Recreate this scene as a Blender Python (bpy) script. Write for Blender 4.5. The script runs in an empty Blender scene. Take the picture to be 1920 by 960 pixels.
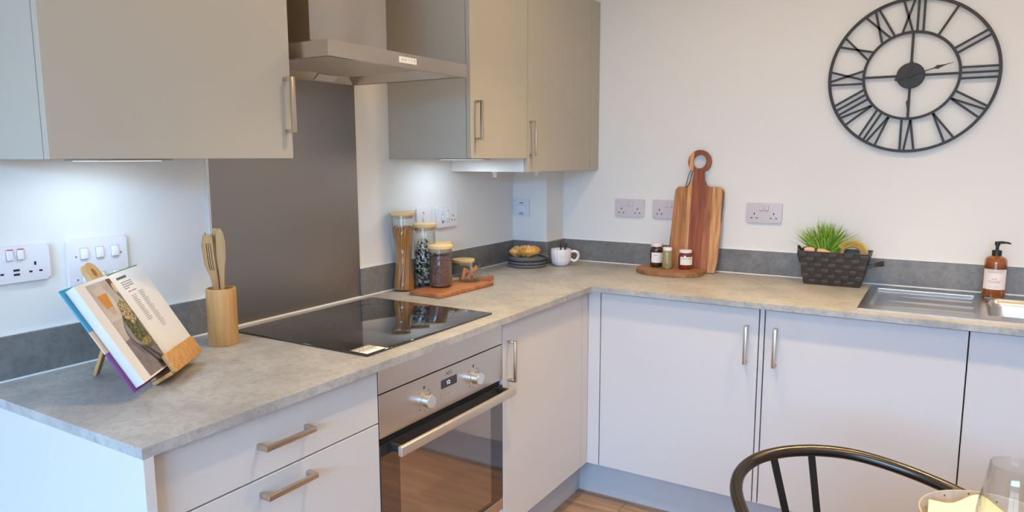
import bpy, bmesh, math, random
from mathutils import Vector, Matrix
random.seed(7)
PI = math.pi
SC = bpy.context.scene
COL = SC.collection

# ------------------------------------------------------------ camera
YAW, PITCH, ROLL, FPX = math.radians(31.4293), math.radians(-7.8489), math.radians(-0.1604), 1341.32
fwd = Vector((-math.sin(YAW)*math.cos(PITCH), math.cos(YAW)*math.cos(PITCH), math.sin(PITCH)))
rgt = Vector((math.cos(YAW), math.sin(YAW), 0)); upv = rgt.cross(fwd)
r2 = rgt*math.cos(ROLL)+upv*math.sin(ROLL); u2 = -rgt*math.sin(ROLL)+upv*math.cos(ROLL)
cd = bpy.data.cameras.new('camera'); cam = bpy.data.objects.new('camera', cd); COL.objects.link(cam)
cd.sensor_width = 36; cd.lens = FPX/1920*36; cd.clip_start = .02
M = Matrix((r2, u2, -fwd)).transposed().to_4x4(); M.translation = Vector((1.8459, -3.2043, 1.4215))
cam.matrix_world = M
SC.camera = cam

# ------------------------------------------------------------ world, lights, exposure
w = bpy.data.worlds.new('sky'); SC.world = w; w.use_nodes = True
wt = w.node_tree; bg = wt.nodes['Background']; wtc = wt.nodes.new('ShaderNodeTexCoord'); wsp = wt.nodes.new('ShaderNodeSeparateXYZ')
wrp = wt.nodes.new('ShaderNodeValToRGB'); wrp.color_ramp.elements[0].position = .49; wrp.color_ramp.elements[0].color = (.72, .85, 1, 1)   # pale sunlit paving
wrp.color_ramp.elements[1].position = .515; wrp.color_ramp.elements[1].color = (.16, .22, .30, 1)                                      # hedge and houses
we = wrp.color_ramp.elements.new(.66); we.color = (.45, .68, 1, 1)                                                                   # sky
wma = wt.nodes.new('ShaderNodeMath'); wma.operation = 'MULTIPLY_ADD'; wma.inputs[1].default_value = .5; wma.inputs[2].default_value = .5
wt.links.new(wtc.outputs['Generated'], wsp.inputs[0]); wt.links.new(wsp.outputs['Z'], wma.inputs[0]); wt.links.new(wma.outputs[0], wrp.inputs[0]); wt.links.new(wrp.outputs[0], bg.inputs[0])
bg.inputs[1].default_value = 5.0
SC.view_settings.view_transform = 'Standard'; SC.view_settings.look = 'None'
SC.view_settings.exposure = 0.07; SC.view_settings.gamma = 1
SC.view_settings.use_curve_mapping = False
try: SC.cycles.use_denoising = True
except Exception: pass
SC.cycles.sample_clamp_indirect = 6

def light(name, kind, loc, energy, color, size=.1, sy=None, aim=None, spot=None, blend=.5, spread=None):
    d = bpy.data.lights.new(name, kind); d.energy = energy; d.color = color
    if kind == 'AREA':
        d.size = size
        if sy: d.shape = 'RECTANGLE'; d.size_y = sy
        else: d.shape = 'DISK'
        if spread: d.spread = spread
    else: d.shadow_soft_size = size
    if kind == 'SPOT': d.spot_size = spot; d.spot_blend = blend
    o = bpy.data.objects.new(name, d); COL.objects.link(o); o.location = loc
    if aim is not None: o.rotation_euler = (Vector(aim)-Vector(loc)).to_track_quat('-Z', 'Y').to_euler()
    return o
WX0, WX1, WZ0, WZ1, BACK, RIGHT, CEIL = .8, 3.1, .1, 2.15, -5.4, 4.4, 2.42
# daylight through the patio window in the wall behind the camera
light('sky_daylight', 'AREA', ((WX0+WX1)/2, BACK-2.6, 3.1), 2350, (.26, .56, 1.0), 8, 2.2, aim=((WX0+WX1)/2, 0, 1.0))
SPOTS = [(1.02, -.98), (1.93, -.98), (2.85, -.98), (1.12, -1.72), (2.5, -2.4), (1.3, -4.0), (3.3, -3.6)]
SPOT_W, SPILL_W, WARM = 58, 4.5, (1.0, .70, .34)
for k, (x, y) in enumerate(SPOTS):   # each downlight: a narrow beam and its wide spill
    light('downlight_lamp', 'SPOT', (x, y, CEIL-.012), SPOT_W, WARM, .03, aim=(x, y, 0), spot=math.radians(96), blend=.85)
    light('downlight_spill', 'AREA', (x, y, CEIL-.012), SPILL_W, WARM, .062, aim=(x, y, 0))
# slim lamps under the wall cabinets
light('cabinet_lamp', 'AREA', (.17, -2.245, 1.4125), .72, (.72, .88, 1.0), .17, .06, aim=(.12, -2.245, 0))
light('cabinet_lamp', 'AREA', (.17, -.86, 1.4095), .72, (.72, .88, 1.0), .17, .06, aim=(.12, -.86, 0))

# ------------------------------------------------------------ materials
def nodes(name):
    m = bpy.data.materials.new(name); m.use_nodes = True
    nt = m.node_tree; return m, nt, nt.nodes['Principled BSDF']
def mat(name, col, rough=.5, metal=0, spec=.5, noise=None, bump=None, trans=0, ior=1.45, coat=0, emit=None, es=0, sss=0, alpha=1):
    """noise=(colour2, scale(xyz), detail, lo, hi)  bump=(scale, strength)"""
    m, nt, b = nodes(name)
    b.inputs['Base Color'].default_value = (*col, 1); b.inputs['Roughness'].default_value = rough
    b.inputs['Metallic'].default_value = metal; b.inputs['Specular IOR Level'].default_value = spec
    b.inputs['Transmission Weight'].default_value = trans; b.inputs['IOR'].default_value = ior
    b.inputs['Coat Weight'].default_value = coat; b.inputs['Coat Roughness'].default_value = .05
    if emit: b.inputs['Emission Color'].default_value = (*emit, 1); b.inputs['Emission Strength'].default_value = es
    if sss: b.inputs['Subsurface Weight'].default_value = sss; b.inputs['Subsurface Radius'].default_value = (.01, .005, .003)
    if noise or bump:
        tc = nt.nodes.new('ShaderNodeTexCoord'); mp = nt.nodes.new('ShaderNodeMapping')
        nt.links.new(tc.outputs['Object'], mp.inputs[0])
    if noise:
        c2, sc, det, lo, hi = noise
        mp.inputs['Scale'].default_value = sc if hasattr(sc, '__len__') else (sc, sc, sc)
        n = nt.nodes.new('ShaderNodeTexNoise'); n.inputs['Scale'].default_value = 1; n.inputs['Detail'].default_value = det
        n.inputs['Roughness'].default_value = .6
        nt.links.new(mp.outputs[0], n.inputs['Vector'])
        r = nt.nodes.new('ShaderNodeValToRGB'); r.color_ramp.elements[0].position = lo; r.color_ramp.elements[1].position = hi
        r.color_ramp.elements[0].color = (*col, 1); r.color_ramp.elements[1].color = (*c2, 1)
        nt.links.new(n.outputs['Fac'], r.inputs[0]); nt.links.new(r.outputs[0], b.inputs['Base Color'])
    if bump:
        n2 = nt.nodes.new('ShaderNodeTexNoise'); n2.inputs['Scale'].default_value = bump[0]; n2.inputs['Detail'].default_value = 4
        nt.links.new(tc.outputs['Object'], n2.inputs['Vector'])
        bp = nt.nodes.new('ShaderNodeBump'); bp.inputs['Strength'].default_value = bump[1]; bp.inputs['Distance'].default_value = .01
        nt.links.new(n2.outputs['Fac'], bp.inputs['Height']); nt.links.new(bp.outputs[0], b.inputs['Normal'])
    return m
def worktop_mat(name, k):
    m, nt, b = nodes(name)
    tc = nt.nodes.new('ShaderNodeTexCoord')
    def ns(scale, det, mul, rough=.65):
        mp = nt.nodes.new('ShaderNodeMapping'); mp.inputs['Scale'].default_value = mul
        nt.links.new(tc.outputs['Object'], mp.inputs[0])
        n = nt.nodes.new('ShaderNodeTexNoise'); n.inputs['Scale'].default_value = scale; n.inputs['Detail'].default_value = det; n.inputs['Roughness'].default_value = rough
        n.inputs['Distortion'].default_value = .6
        nt.links.new(mp.outputs[0], n.inputs['Vector']); return n
    a = ns(7, 6, (1, 1, 1)); c = ns(55, 5, (1, 1, 1), .7)
    r1 = nt.nodes.new('ShaderNodeValToRGB'); r1.color_ramp.elements[0].position = .32; r1.color_ramp.elements[1].position = .68
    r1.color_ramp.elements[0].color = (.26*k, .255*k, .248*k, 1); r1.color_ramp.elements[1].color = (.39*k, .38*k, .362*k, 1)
    r2_ = nt.nodes.new('ShaderNodeValToRGB'); r2_.color_ramp.elements[0].position = .3; r2_.color_ramp.elements[1].position = .55
    r2_.color_ramp.elements[0].color = (.72, .72, .72, 1); r2_.color_ramp.elements[1].color = (1, 1, 1, 1)
    mx = nt.nodes.new('ShaderNodeMixRGB'); mx.blend_type = 'MULTIPLY'; mx.inputs[0].default_value = 1
    nt.links.new(a.outputs['Fac'], r1.inputs[0]); nt.links.new(c.outputs['Fac'], r2_.inputs[0])
    nt.links.new(r1.outputs[0], mx.inputs[1]); nt.links.new(r2_.outputs[0], mx.inputs[2])
    nt.links.new(mx.outputs[0], b.inputs['Base Color']); b.inputs['Roughness'].default_value = .42
    return m
def wood_mat(name, dark, light_, scale=(40, 40, 3), rough=.45, lo=.3, hi=.7, coat=0):
    return mat(name, dark, rough, noise=(light_, scale, 5, lo, hi), coat=coat)
def band_wood(name, stops, axis='X', span=(-.12, .12), rough=.5):
    """timber glued from boards of different colour across one axis"""
    m, nt, b = nodes(name)
    tc = nt.nodes.new('ShaderNodeTexCoord'); sp = nt.nodes.new('ShaderNodeSeparateXYZ')
    nt.links.new(tc.outputs['Object'], sp.inputs[0])
    n0 = nt.nodes.new('ShaderNodeTexNoise'); n0.inputs['Scale'].default_value = 6
    nt.links.new(tc.outputs['Object'], n0.inputs['Vector'])
    mr = nt.nodes.new('ShaderNodeMapRange'); mr.inputs[1].default_value = span[0]; mr.inputs[2].default_value = span[1]
    nt.links.new(sp.outputs[axis], mr.inputs[0])
    r = nt.nodes.new('ShaderNodeValToRGB'); cr = r.color_ramp; cr.interpolation = 'CONSTANT'
    cr.elements[0].position = 0; cr.elements[0].color = (*stops[0][1], 1)
    cr.elements[1].position = stops[1][0]; cr.elements[1].color = (*stops[1][1], 1)
    for p_, c_ in stops[2:]:
        e = cr.elements.new(p_); e.color = (*c_, 1)
    nt.links.new(mr.outputs[0], r.inputs[0])
    mp = nt.nodes.new('ShaderNodeMapping'); mp.inputs['Scale'].default_value = (60, 60, 5)
    nt.links.new(tc.outputs['Object'], mp.inputs[0])
    n = nt.nodes.new('ShaderNodeTexNoise'); n.inputs['Scale'].default_value = 1; n.inputs['Detail'].default_value = 6; n.inputs['Distortion'].default_value = 1.2
    nt.links.new(mp.outputs[0], n.inputs['Vector'])
    r3 = nt.nodes.new('ShaderNodeValToRGB'); r3.color_ramp.elements[0].position = .3; r3.color_ramp.elements[1].position = .65
    r3.color_ramp.elements[0].color = (.55, .5, .45, 1); r3.color_ramp.elements[1].color = (1.1, 1.1, 1.1, 1)
    mx = nt.nodes.new('ShaderNodeMixRGB'); mx.blend_type = 'MULTIPLY'; mx.inputs[0].default_value = 1
    nt.links.new(n.outputs['Fac'], r3.inputs[0]); nt.links.new(r.outputs[0], mx.inputs[1]); nt.links.new(r3.outputs[0], mx.inputs[2])
    nt.links.new(mx.outputs[0], b.inputs['Base Color']); b.inputs['Roughness'].default_value = rough
    return m
def brushed(name, col, rough, scale, amt=.12):
    m, nt, b = nodes(name)
    tc = nt.nodes.new('ShaderNodeTexCoord'); mp = nt.nodes.new('ShaderNodeMapping'); mp.inputs['Scale'].default_value = scale
    nt.links.new(tc.outputs['Object'], mp.inputs[0])
    n = nt.nodes.new('ShaderNodeTexNoise'); n.inputs['Scale'].default_value = 1; n.inputs['Detail'].default_value = 3
    nt.links.new(mp.outputs[0], n.inputs['Vector'])
    mr = nt.nodes.new('ShaderNodeMapRange'); mr.inputs[3].default_value = rough-amt/2; mr.inputs[4].default_value = rough+amt/2
    nt.links.new(n.outputs['Fac'], mr.inputs[0]); nt.links.new(mr.outputs[0], b.inputs['Roughness'])
    b.inputs['Base Color'].default_value = (*col, 1); b.inputs['Metallic'].default_value = 1
    return m
def floor_mat():
    m, nt, b = nodes('oak_laminate')
    tc = nt.nodes.new('ShaderNodeTexCoord')
    mp = nt.nodes.new('ShaderNodeMapping'); mp.inputs['Rotation'].default_value = (0, 0, 0)
    nt.links.new(tc.outputs['Object'], mp.inputs[0])
    br = nt.nodes.new('ShaderNodeTexBrick'); br.inputs['Scale'].default_value = 1; br.offset = .37
    br.inputs['Brick Width'].default_value = 1.25; br.inputs['Row Height'].default_value = .19; br.inputs['Mortar Size'].default_value = .0015
    br.inputs['Color1'].default_value = (.42, .27, .165, 1); br.inputs['Color2'].default_value = (.33, .205, .125, 1); br.inputs['Mortar'].default_value = (.10, .06, .04, 1)
    nt.links.new(mp.outputs[0], br.inputs[0])
    mp2 = nt.nodes.new('ShaderNodeMapping'); mp2.inputs['Scale'].default_value = (3, 28, 1)
    nt.links.new(tc.outputs['Object'], mp2.inputs[0])
    n = nt.nodes.new('ShaderNodeTexNoise'); n.inputs['Scale'].default_value = 1; n.inputs['Detail'].default_value = 6; n.inputs['Distortion'].default_value = 1.5
    nt.links.new(mp2.outputs[0], n.inputs['Vector'])
    r = nt.nodes.new('ShaderNodeValToRGB'); r.color_ramp.elements[0].position = .3; r.color_ramp.elements[1].position = .7
    r.color_ramp.elements[0].color = (.6, .6, .6, 1); r.color_ramp.elements[1].color = (1.15, 1.15, 1.15, 1)
    mx = nt.nodes.new('ShaderNodeMixRGB'); mx.blend_type = 'MULTIPLY'; mx.inputs[0].default_value = 1
    nt.links.new(n.outputs['Fac'], r.inputs[0]); nt.links.new(br.outputs[0], mx.inputs[1]); nt.links.new(r.outputs[0], mx.inputs[2])
    nt.links.new(mx.outputs[0], b.inputs['Base Color']); b.inputs['Roughness'].default_value = .4
    return m
WALL = mat('white_paint', (.72, .705, .68), .75, spec=.2)
CEILM = mat('ceiling_paint', (.85, .84, .82), .8, spec=.2)
FLOOR = floor_mat()
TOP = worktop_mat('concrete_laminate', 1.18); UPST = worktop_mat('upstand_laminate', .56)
BASE = mat('matt_cashmere', (.56, .535, .52), .48, spec=.4)
UPPER = mat('matt_taupe', (.425, .39, .325), .5, spec=.4)
CARC = mat('carcass_grey', (.72, .70, .67), .5)
CARCB = mat('carcass_gap_shade', (.10, .10, .11), .6)  # pale base carcass painted dark: shade of the front gaps put into its colour
PLINTH = mat('plinth_grey', (.46, .44, .44), .35)
SEAL = mat('white_sealant', (.85, .84, .82), .4)
STEEL = brushed('brushed_steel', (.62, .60, .58), .3, (3, 3, 400))
HOODM = mat('hood_steel', (.56, .50, .44), .27, 1)
SPLASH = brushed('splashback_steel', (.34, .315, .30), .33, (3, 3, 500))
OVENM = brushed('oven_steel', (.62, .56, .50), .3, (3, 3, 500))
NICKEL = mat('handle_nickel', (.60, .50, .39), .3, 1)
CHROME = mat('knob_chrome', (.8, .8, .8), .18, 1)
SINKM = brushed('sink_steel', (.62, .59, .55), .23, (3, 200, 3), .08)
BLACKG = mat('black_glass', (.012, .010, .009), .03, spec=.9, coat=.6)
OVGL = mat('oven_glass', (.20, .175, .16), .035, .9)
OVGL2 = mat('oven_window_glass', (.40, .34, .30), .06, .9)
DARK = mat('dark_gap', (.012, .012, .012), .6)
PRINT = mat('print_grey', (.08, .07, .065), .5)
PLAS = mat('white_plastic', (.72, .70, .74), .3, spec=.5)
PLAS2 = mat('bright_plastic', (.74, .73, .75), .25, spec=.5)
SLOT = mat('socket_slot', (.02, .018, .02), .5)
RED = mat('red_mark', (.6, .02, .04), .4)
BLKMET = mat('black_metal', (.038, .034, .032), .5, .4)
CHAIRM = mat('bronze_black_metal', (.062, .053, .045), .26, .85)
def thin_glass(name, tint):
    m = bpy.data.materials.new(name); m.use_nodes = True; nt = m.node_tree; nt.nodes.clear()
    o = nt.nodes.new('ShaderNodeOutputMaterial'); tr = nt.nodes.new('ShaderNodeBsdfTransparent'); tr.inputs[0].default_value = (*tint, 1)
    gl = nt.nodes.new('ShaderNodeBsdfGlossy'); gl.inputs['Roughness'].default_value = .02
    lw = nt.nodes.new('ShaderNodeLayerWeight'); lw.inputs[0].default_value = .5
    pw = nt.nodes.new('ShaderNodeMath'); pw.operation = 'POWER'; pw.inputs[1].default_value = 3; nt.links.new(lw.outputs['Facing'], pw.inputs[0])
    fr = nt.nodes.new('ShaderNodeMath'); fr.operation = 'MULTIPLY_ADD'; fr.inputs[1].default_value = .8; fr.inputs[2].default_value = .04; nt.links.new(pw.outputs[0], fr.inputs[0])
    mx = nt.nodes.new('ShaderNodeMixShader'); nt.links.new(fr.outputs[0], mx.inputs[0]); nt.links.new(tr.outputs[0], mx.inputs[1]); nt.links.new(gl.outputs[0], mx.inputs[2]); nt.links.new(mx.outputs[0], o.inputs[0])
    return m
GLASS = thin_glass('clear_glass', (.955, .965, .965))
BAMBOO = wood_mat('bamboo', (.50, .27, .095), (.64, .37, .15), (120, 120, 5), .45)
BAMLID = mat('bamboo_lid', (.72, .50, .22), .45, noise=((.80, .58, .28), (90, 6, 6), 3, .3, .7))
BAMLIP = wood_mat('bamboo_stripe', (.47, .22, .06), (.66, .36, .12), (14, 90, 90), .4)
UTEN = wood_mat('utensil_wood', (.33, .18, .07), (.48, .28, .115), (60, 60, 4), .5)
ACACIA = wood_mat('acacia', (.27, .085, .028), (.47, .19, .065), (18, 60, 18), .4)
PLANKM = wood_mat('plank_wood', (.17, .075, .03), (.40, .19, .075), (22, 60, 60), .5)

# ------------------------------------------------------------ mesh helpers
def bm_box(bm, x0, x1, y0, y1, z0, z1, bev=0, seg=2):
    t = bmesh.new(); bmesh.ops.create_cube(t, size=1)
    for v in t.verts:
        v.co = Vector(((x0+x1)/2+v.co.x*(x1-x0), (y0+y1)/2+v.co.y*(y1-y0), (z0+z1)/2+v.co.z*(z1-z0)))
    if bev: bmesh.ops.bevel(t, geom=t.edges[:], offset=bev, segments=seg, profile=.5, affect='EDGES')
    merge(bm, t); return bm
def merge(bm, t, mtx=None, mi=None):
    if mtx: bmesh.ops.transform(t, matrix=mtx, verts=t.verts)
    vs = [bm.verts.new(v.co) for v in t.verts]; t.verts.index_update()
    for f in t.faces:
        try:
            nf = bm.faces.new([vs[v.index] for v in f.verts]); nf.material_index = f.material_index if mi is None else mi
        except ValueError: pass
    t.free()
def box(*a, **k): return bm_box(bmesh.new(), *a, **k)
def tube(bm, pts, r, seg=10, closed=False, flat=None):
    pts = [Vector(p) for p in pts]; n = len(pts)
    rr = r if hasattr(r, '__len__') else [r]*n
    rings = []; prev = None
    for i, p in enumerate(pts):
        if closed: t = pts[(i+1) % n]-pts[i-1]
        else: t = pts[min(i+1, n-1)]-pts[max(i-1, 0)]
        t.normalize()
        if prev is None:
            a = Vector((0, 0, 1)) if abs(t.z) < .9 else Vector((1, 0, 0)); prev = (a-t*a.dot(t)).normalized()
        else: prev = (prev-t*prev.dot(t)).normalized()
        b = t.cross(prev)
        f = flat or 1
        rings.append([bm.verts.new(p+prev*math.cos(2*PI*k/seg)*rr[i]+b*math.sin(2*PI*k/seg)*rr[i]*f) for k in range(seg)])
    m = n if closed else n-1
    for i in range(m):
        A, B = rings[i], rings[(i+1) % n]
        for k in range(seg): bm.faces.new((A[k], A[(k+1) % seg], B[(k+1) % seg], B[k]))
    if not closed:
        bm.faces.new(rings[0][::-1]); bm.faces.new(rings[-1])
    return bm
def lathe(bm, prof, c=(0, 0, 0), seg=48, rfun=None):
    c = Vector(c); rings = []
    for r, z in prof:
        if r < 1e-6: rings.append([bm.verts.new(c+Vector((0, 0, z)))])
        else:
            rings.append([bm.verts.new(c+Vector((math.cos(2*PI*k/seg)*r*(rfun(2*PI*k/seg, z) if rfun else 1), math.sin(2*PI*k/seg)*r*(rfun(2*PI*k/seg, z) if rfun else 1), z))) for k in range(seg)])
    for A, B in zip(rings, rings[1:]):
        if len(A) == 1 and len(B) == 1: continue
        for k in range(seg):
            k2 = (k+1) % seg
            if len(A) == 1: bm.faces.new((A[0], B[k2], B[k]))
            elif len(B) == 1: bm.faces.new((A[k], A[k2], B[0]))
            else: bm.faces.new((A[k], A[k2], B[k2], B[k]))
    return bm
def prism(bm, poly, z0, z1, mtx=None, bev=0, seg=2):
    t = bmesh.new()
    b = [t.verts.new((x, y, z0)) for x, y in poly]; u = [t.verts.new((x, y, z1)) for x, y in poly]
    n = len(poly)
    t.faces.new(b[::-1]); t.faces.new(u)
    for i in range(n): t.faces.new((b[i], b[(i+1) % n], u[(i+1) % n], u[i]))
    if bev:
        es = [e for e in t.edges if abs(e.verts[0].co.z-e.verts[1].co.z) < 1e-7]
        bmesh.ops.bevel(t, geom=es, offset=bev, segments=seg, profile=.5, affect='EDGES')
    merge(bm, t, mtx); return bm
def cells(bm, us, vs, keep, w0, w1, f):
    """slab from grid cells; f(u,v,w)->xyz"""
    V = {}
    def vert(i, j, k):
        if (i, j, k) not in V: V[(i, j, k)] = bm.verts.new(f(us[i], vs[j], (w0, w1)[k]))
        return V[(i, j, k)]
    K = {(i, j) for i in range(len(us)-1) for j in range(len(vs)-1) if keep(i, j)}
    for i, j in K:
        bm.faces.new([vert(i, j, 1), vert(i+1, j, 1), vert(i+1, j+1, 1), vert(i, j+1, 1)])
        bm.faces.new([vert(i, j, 0), vert(i, j+1, 0), vert(i+1, j+1, 0), vert(i+1, j, 0)])
        for di, dj, a, b_ in ((-1, 0, (i, j+1), (i, j)), (1, 0, (i+1, j), (i+1, j+1)), (0, -1, (i, j), (i+1, j)), (0, 1, (i+1, j+1), (i, j+1))):
            if (i+di, j+dj) not in K: bm.faces.new([vert(*a, 0), vert(*b_, 0), vert(*b_, 1), vert(*a, 1)])
    return bm
def smooth_poly(pts, n=6):
    out = []; m = len(pts)
    for i in range(m):
        p0, p1, p2, p3 = [Vector(pts[(i+k) % m]) for k in (-1, 0, 1, 2)]
        for s in range(n):
            t = s/n
            out.append(tuple(.5*((2*p1)+(-p0+p2)*t+(2*p0-5*p1+4*p2-p3)*t*t+(-p0+3*p1-3*p2+p3)*t**3)))
    return out
def spline(pts, n=8):
    P = [Vector(p) for p in pts]; out = []
    for i in range(len(P)-1):
        p0 = P[max(i-1, 0)]; p1 = P[i]; p2 = P[i+1]; p3 = P[min(i+2, len(P)-1)]
        for s in range(n):
            t = s/n; out.append(.5*((2*p1)+(-p0+p2)*t+(2*p0-5*p1+4*p2-p3)*t*t+(-p0+3*p1-3*p2+p3)*t**3))
    out.append(P[-1]); return out
def roundrect(x0, x1, y0, y1, r, n=5):
    o = []
    for cx, cy, a in ((x1-r, y1-r, 0), (x0+r, y1-r, PI/2), (x0+r, y0+r, PI), (x1-r, y0+r, 3*PI/2)):
        for k in range(n+1): o.append((cx+r*math.cos(a+PI/2*k/n), cy+r*math.sin(a+PI/2*k/n)))
    return o
def root_of(o):
    while o.parent: o = o.parent
    return o
def obj(name, bm, m, parent=None, world=False, smooth=True, angle=35):
    """bm in the parent's thing coordinates, or in world coordinates with world=True"""
    if world and parent: bmesh.ops.transform(bm, matrix=root_of(parent).matrix_basis.inverted(), verts=bm.verts)
    bmesh.ops.recalc_face_normals(bm, faces=bm.faces)
    me = bpy.data.meshes.new(name); bm.to_mesh(me); bm.free()
    for mm in (m if isinstance(m, (list, tuple)) else [m]): me.materials.append(mm)
    if smooth:
        me.polygons.foreach_set('use_smooth', [True]*len(me.polygons)); me.set_sharp_from_angle(angle=math.radians(angle))
    o = bpy.data.objects.new(name, me); COL.objects.link(o)
    if parent: o.parent = parent
    return o
def tag(o, label, cat, group=None, kind=None):
    o['label'] = label; o['category'] = cat
    if group: o['group'] = group
    if kind: o['kind'] = kind
    return o
def thing(name, label, cat, loc=(0, 0, 0), rot=(0, 0, 0), group=None):
    o = bpy.data.objects.new(name, None); o.empty_display_size = .05; COL.objects.link(o)
    o.rotation_mode = 'XYZ'; o.location = loc; o.rotation_euler = rot
    o.matrix_basis = Matrix.LocRotScale(Vector(loc), __import__('mathutils').Euler(rot), None)
    return tag(o, label, cat, group)
def solo(name, bm, m, label, cat, loc=(0, 0, 0), group=None, kind=None, **k):
    """single-mesh thing, bm in world coordinates, origin moved to loc"""
    bmesh.ops.transform(bm, matrix=Matrix.Translation(-Vector(loc)), verts=bm.verts)
    o = obj(name, bm, m, **k); o.location = loc
    return tag(o, label, cat, group, kind)
def struct(name, bm, m, parent=None):
    o = obj(name, bm, m, parent, smooth=False)
    if not parent: o['kind'] = 'structure'
    return o
def text_bm(s, size, depth=.0002, align='CENTER'):
    c = bpy.data.curves.new('t', 'FONT'); c.body = s; c.size = size; c.extrude = depth; c.align_x = align; c.align_y = 'CENTER'; c.resolution_u = 2
    o = bpy.data.objects.new('t', c); COL.objects.link(o); bpy.context.view_layer.update()
    me = bpy.data.meshes.new_from_object(o.evaluated_get(bpy.context.evaluated_depsgraph_get()))
    bm = bmesh.new(); bm.from_mesh(me); bpy.data.objects.remove(o); bpy.data.curves.remove(c); bpy.data.meshes.remove(me)
    return bm
def frame(o, x, y, z):
    """matrix with given origin and column axes"""
    m = Matrix((Vector(x), Vector(y), Vector(z))).transposed().to_4x4(); m.translation = Vector(o); return m

# ------------------------------------------------------------ room shell
H, TT = .91, .0208
BT = H-TT
DL, DR = .651, .640
FX, FY = .6275, -.6165
BX, BY = .1915, .1746
cut = lambda u, v, w: (u, v, w)
struct('floor', box(-.12, RIGHT+.12, BACK-.12, .12, -.1, 0), FLOOR)
struct('ceiling', box(-.12, RIGHT+.12, BACK-.12, .12, CEIL, CEIL+.1), CEILM)
struct('wall_left', box(-.12, 0, BACK-.12, .12, 0, CEIL), WALL)
struct('wall_north', box(0, RIGHT, 0, .12, 0, CEIL), WALL)
struct('wall_right', box(RIGHT, RIGHT+.12, BACK-.12, .12, 0, CEIL), WALL)
struct('wall_corner', box(0, BX, -BY, 0, 0, CEIL), WALL)
b = bmesh.new(); us = [0, WX0, WX1, RIGHT]; vs = [0, WZ0, WZ1, CEIL]
cells(b, us, vs, lambda i, j: not (i == 1 and j == 1), BACK-.12, BACK, lambda u, v, w_: (u, w_, v))
struct('wall_south', b, WALL)
b = bmesh.new(); us = [WX0, WX0+.06, (WX0+WX1)/2-.04, (WX0+WX1)/2+.04, WX1-.06, WX1]; vs = [WZ0, WZ0+.06, WZ1-.06, WZ1]
cells(b, us, vs, lambda i, j: not (i in (1, 3) and j == 1), BACK-.1, BACK-.04, lambda u, v, w_: (u, w_, v))
struct('window_1', b, PLAS2)
struct('baseboard_south', box(0, WX0, BACK, BACK+.015, 0, .1), WALL)
struct('baseboard_right', box(RIGHT-.015, RIGHT, BACK+.015, -.7, 0, .1), WALL)
for k, (x, y) in enumerate(SPOTS):
    t = thing('ceiling_downlight', 'round recessed ceiling downlight above the kitchen, out of the picture', 'ceiling light', (x, y, CEIL), group='ceiling downlights')
    obj('bezel', lathe(bmesh.new(), [(.032, 0), (.045, 0), (.045, -.004), (.034, -.008), (.032, -.004), (.032, 0)], seg=32), CHROME, t)
    obj('lens', lathe(bmesh.new(), [(0, -.001), (.031, -.001), (.031, -.003), (0, -.003)], seg=24), mat('lamp_lens', (1, .9, .75), .4, emit=(1, .8, .55), es=4) if k == 0 else bpy.data.materials['lamp_lens'], t)

# ------------------------------------------------------------ worktop, upstands
YE = -2.5131
SX0, SX1, SY0, SY1 = 1.6025, 2.56, -.566, -.049
RX = 3.1
b = bmesh.new()
us = [.001, DL, SX0+.012, SX1-.012, RX]; vs = [YE, -DR, SY0+.012, SY1-.012, -.001]
def keep(i, j):
    if i == 0: return True
    if j == 0: return False
    return not (i == 2 and j == 2)
# notch for the boxed corner
us = [.001, BX+.001, DL, SX0+.012, SX1-.012, RX]; vs = [YE, -DR, SY0+.012, -BY-.001, SY1-.012, -.001]
def keep(i, j):
    if i == 0: return j < 3
    if i == 1: return True
    if j == 0: return False
    return not (i == 3 and j in (2, 3))
cells(b, us, vs, keep, BT, H, cut)
solo('worktop', b, TOP, 'grey concrete-look L-shaped worktop running along both walls', 'worktop', (.3, -1.2, BT), smooth=False)
UT = .018; US = H+.1051
def upstand(x0, x1, y0, y1, label):
    solo('upstand', box(x0, x1, y0, y1, H+.0005, US, bev=.0008, seg=1), UPST, label, 'upstand', ((x0+x1)/2, (y0+y1)/2, H), smooth=False)
UT = .012
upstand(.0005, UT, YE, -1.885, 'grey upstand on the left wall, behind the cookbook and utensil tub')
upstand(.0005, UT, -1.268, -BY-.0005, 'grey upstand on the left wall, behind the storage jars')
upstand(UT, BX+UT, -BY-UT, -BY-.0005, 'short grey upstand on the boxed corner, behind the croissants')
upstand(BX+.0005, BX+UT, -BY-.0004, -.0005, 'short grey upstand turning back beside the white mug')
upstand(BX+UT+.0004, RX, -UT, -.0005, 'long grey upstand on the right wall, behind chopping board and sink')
# white sealant lines
def bead(lab, *a): solo('sealant_bead', box(*a), SEAL, lab, 'sealant', (a[0], a[2], a[4]), smooth=False)
bead('white sealant line between worktop and the left wall upstand', UT, UT+.003, YE, -BY-UT, H+.0003, H+.004)
bead('white sealant line between worktop and the short upstand under the isolator switch', UT+.003, BX+UT, -BY-UT-.003, -BY-UT, H+.0003, H+.0035)
bead('white sealant line between worktop and the long right wall upstand', BX+UT+.003, RX, -UT-.003, -UT, H+.0003, H+.004)
bead('white sealant line on top of the left wall upstand, left of the splashback', .0005, .007, YE, -1.889, US+.0003, US+.0035)
bead('white sealant line on top of the left wall upstand behind the storage jars', .0005, .007, -1.268, -BY-UT, US+.0003, US+.0035)
bead('white sealant line on top of the long right wall upstand', BX+UT, RX, -.007, -.0005, US+.0003, US+.0035)

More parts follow.
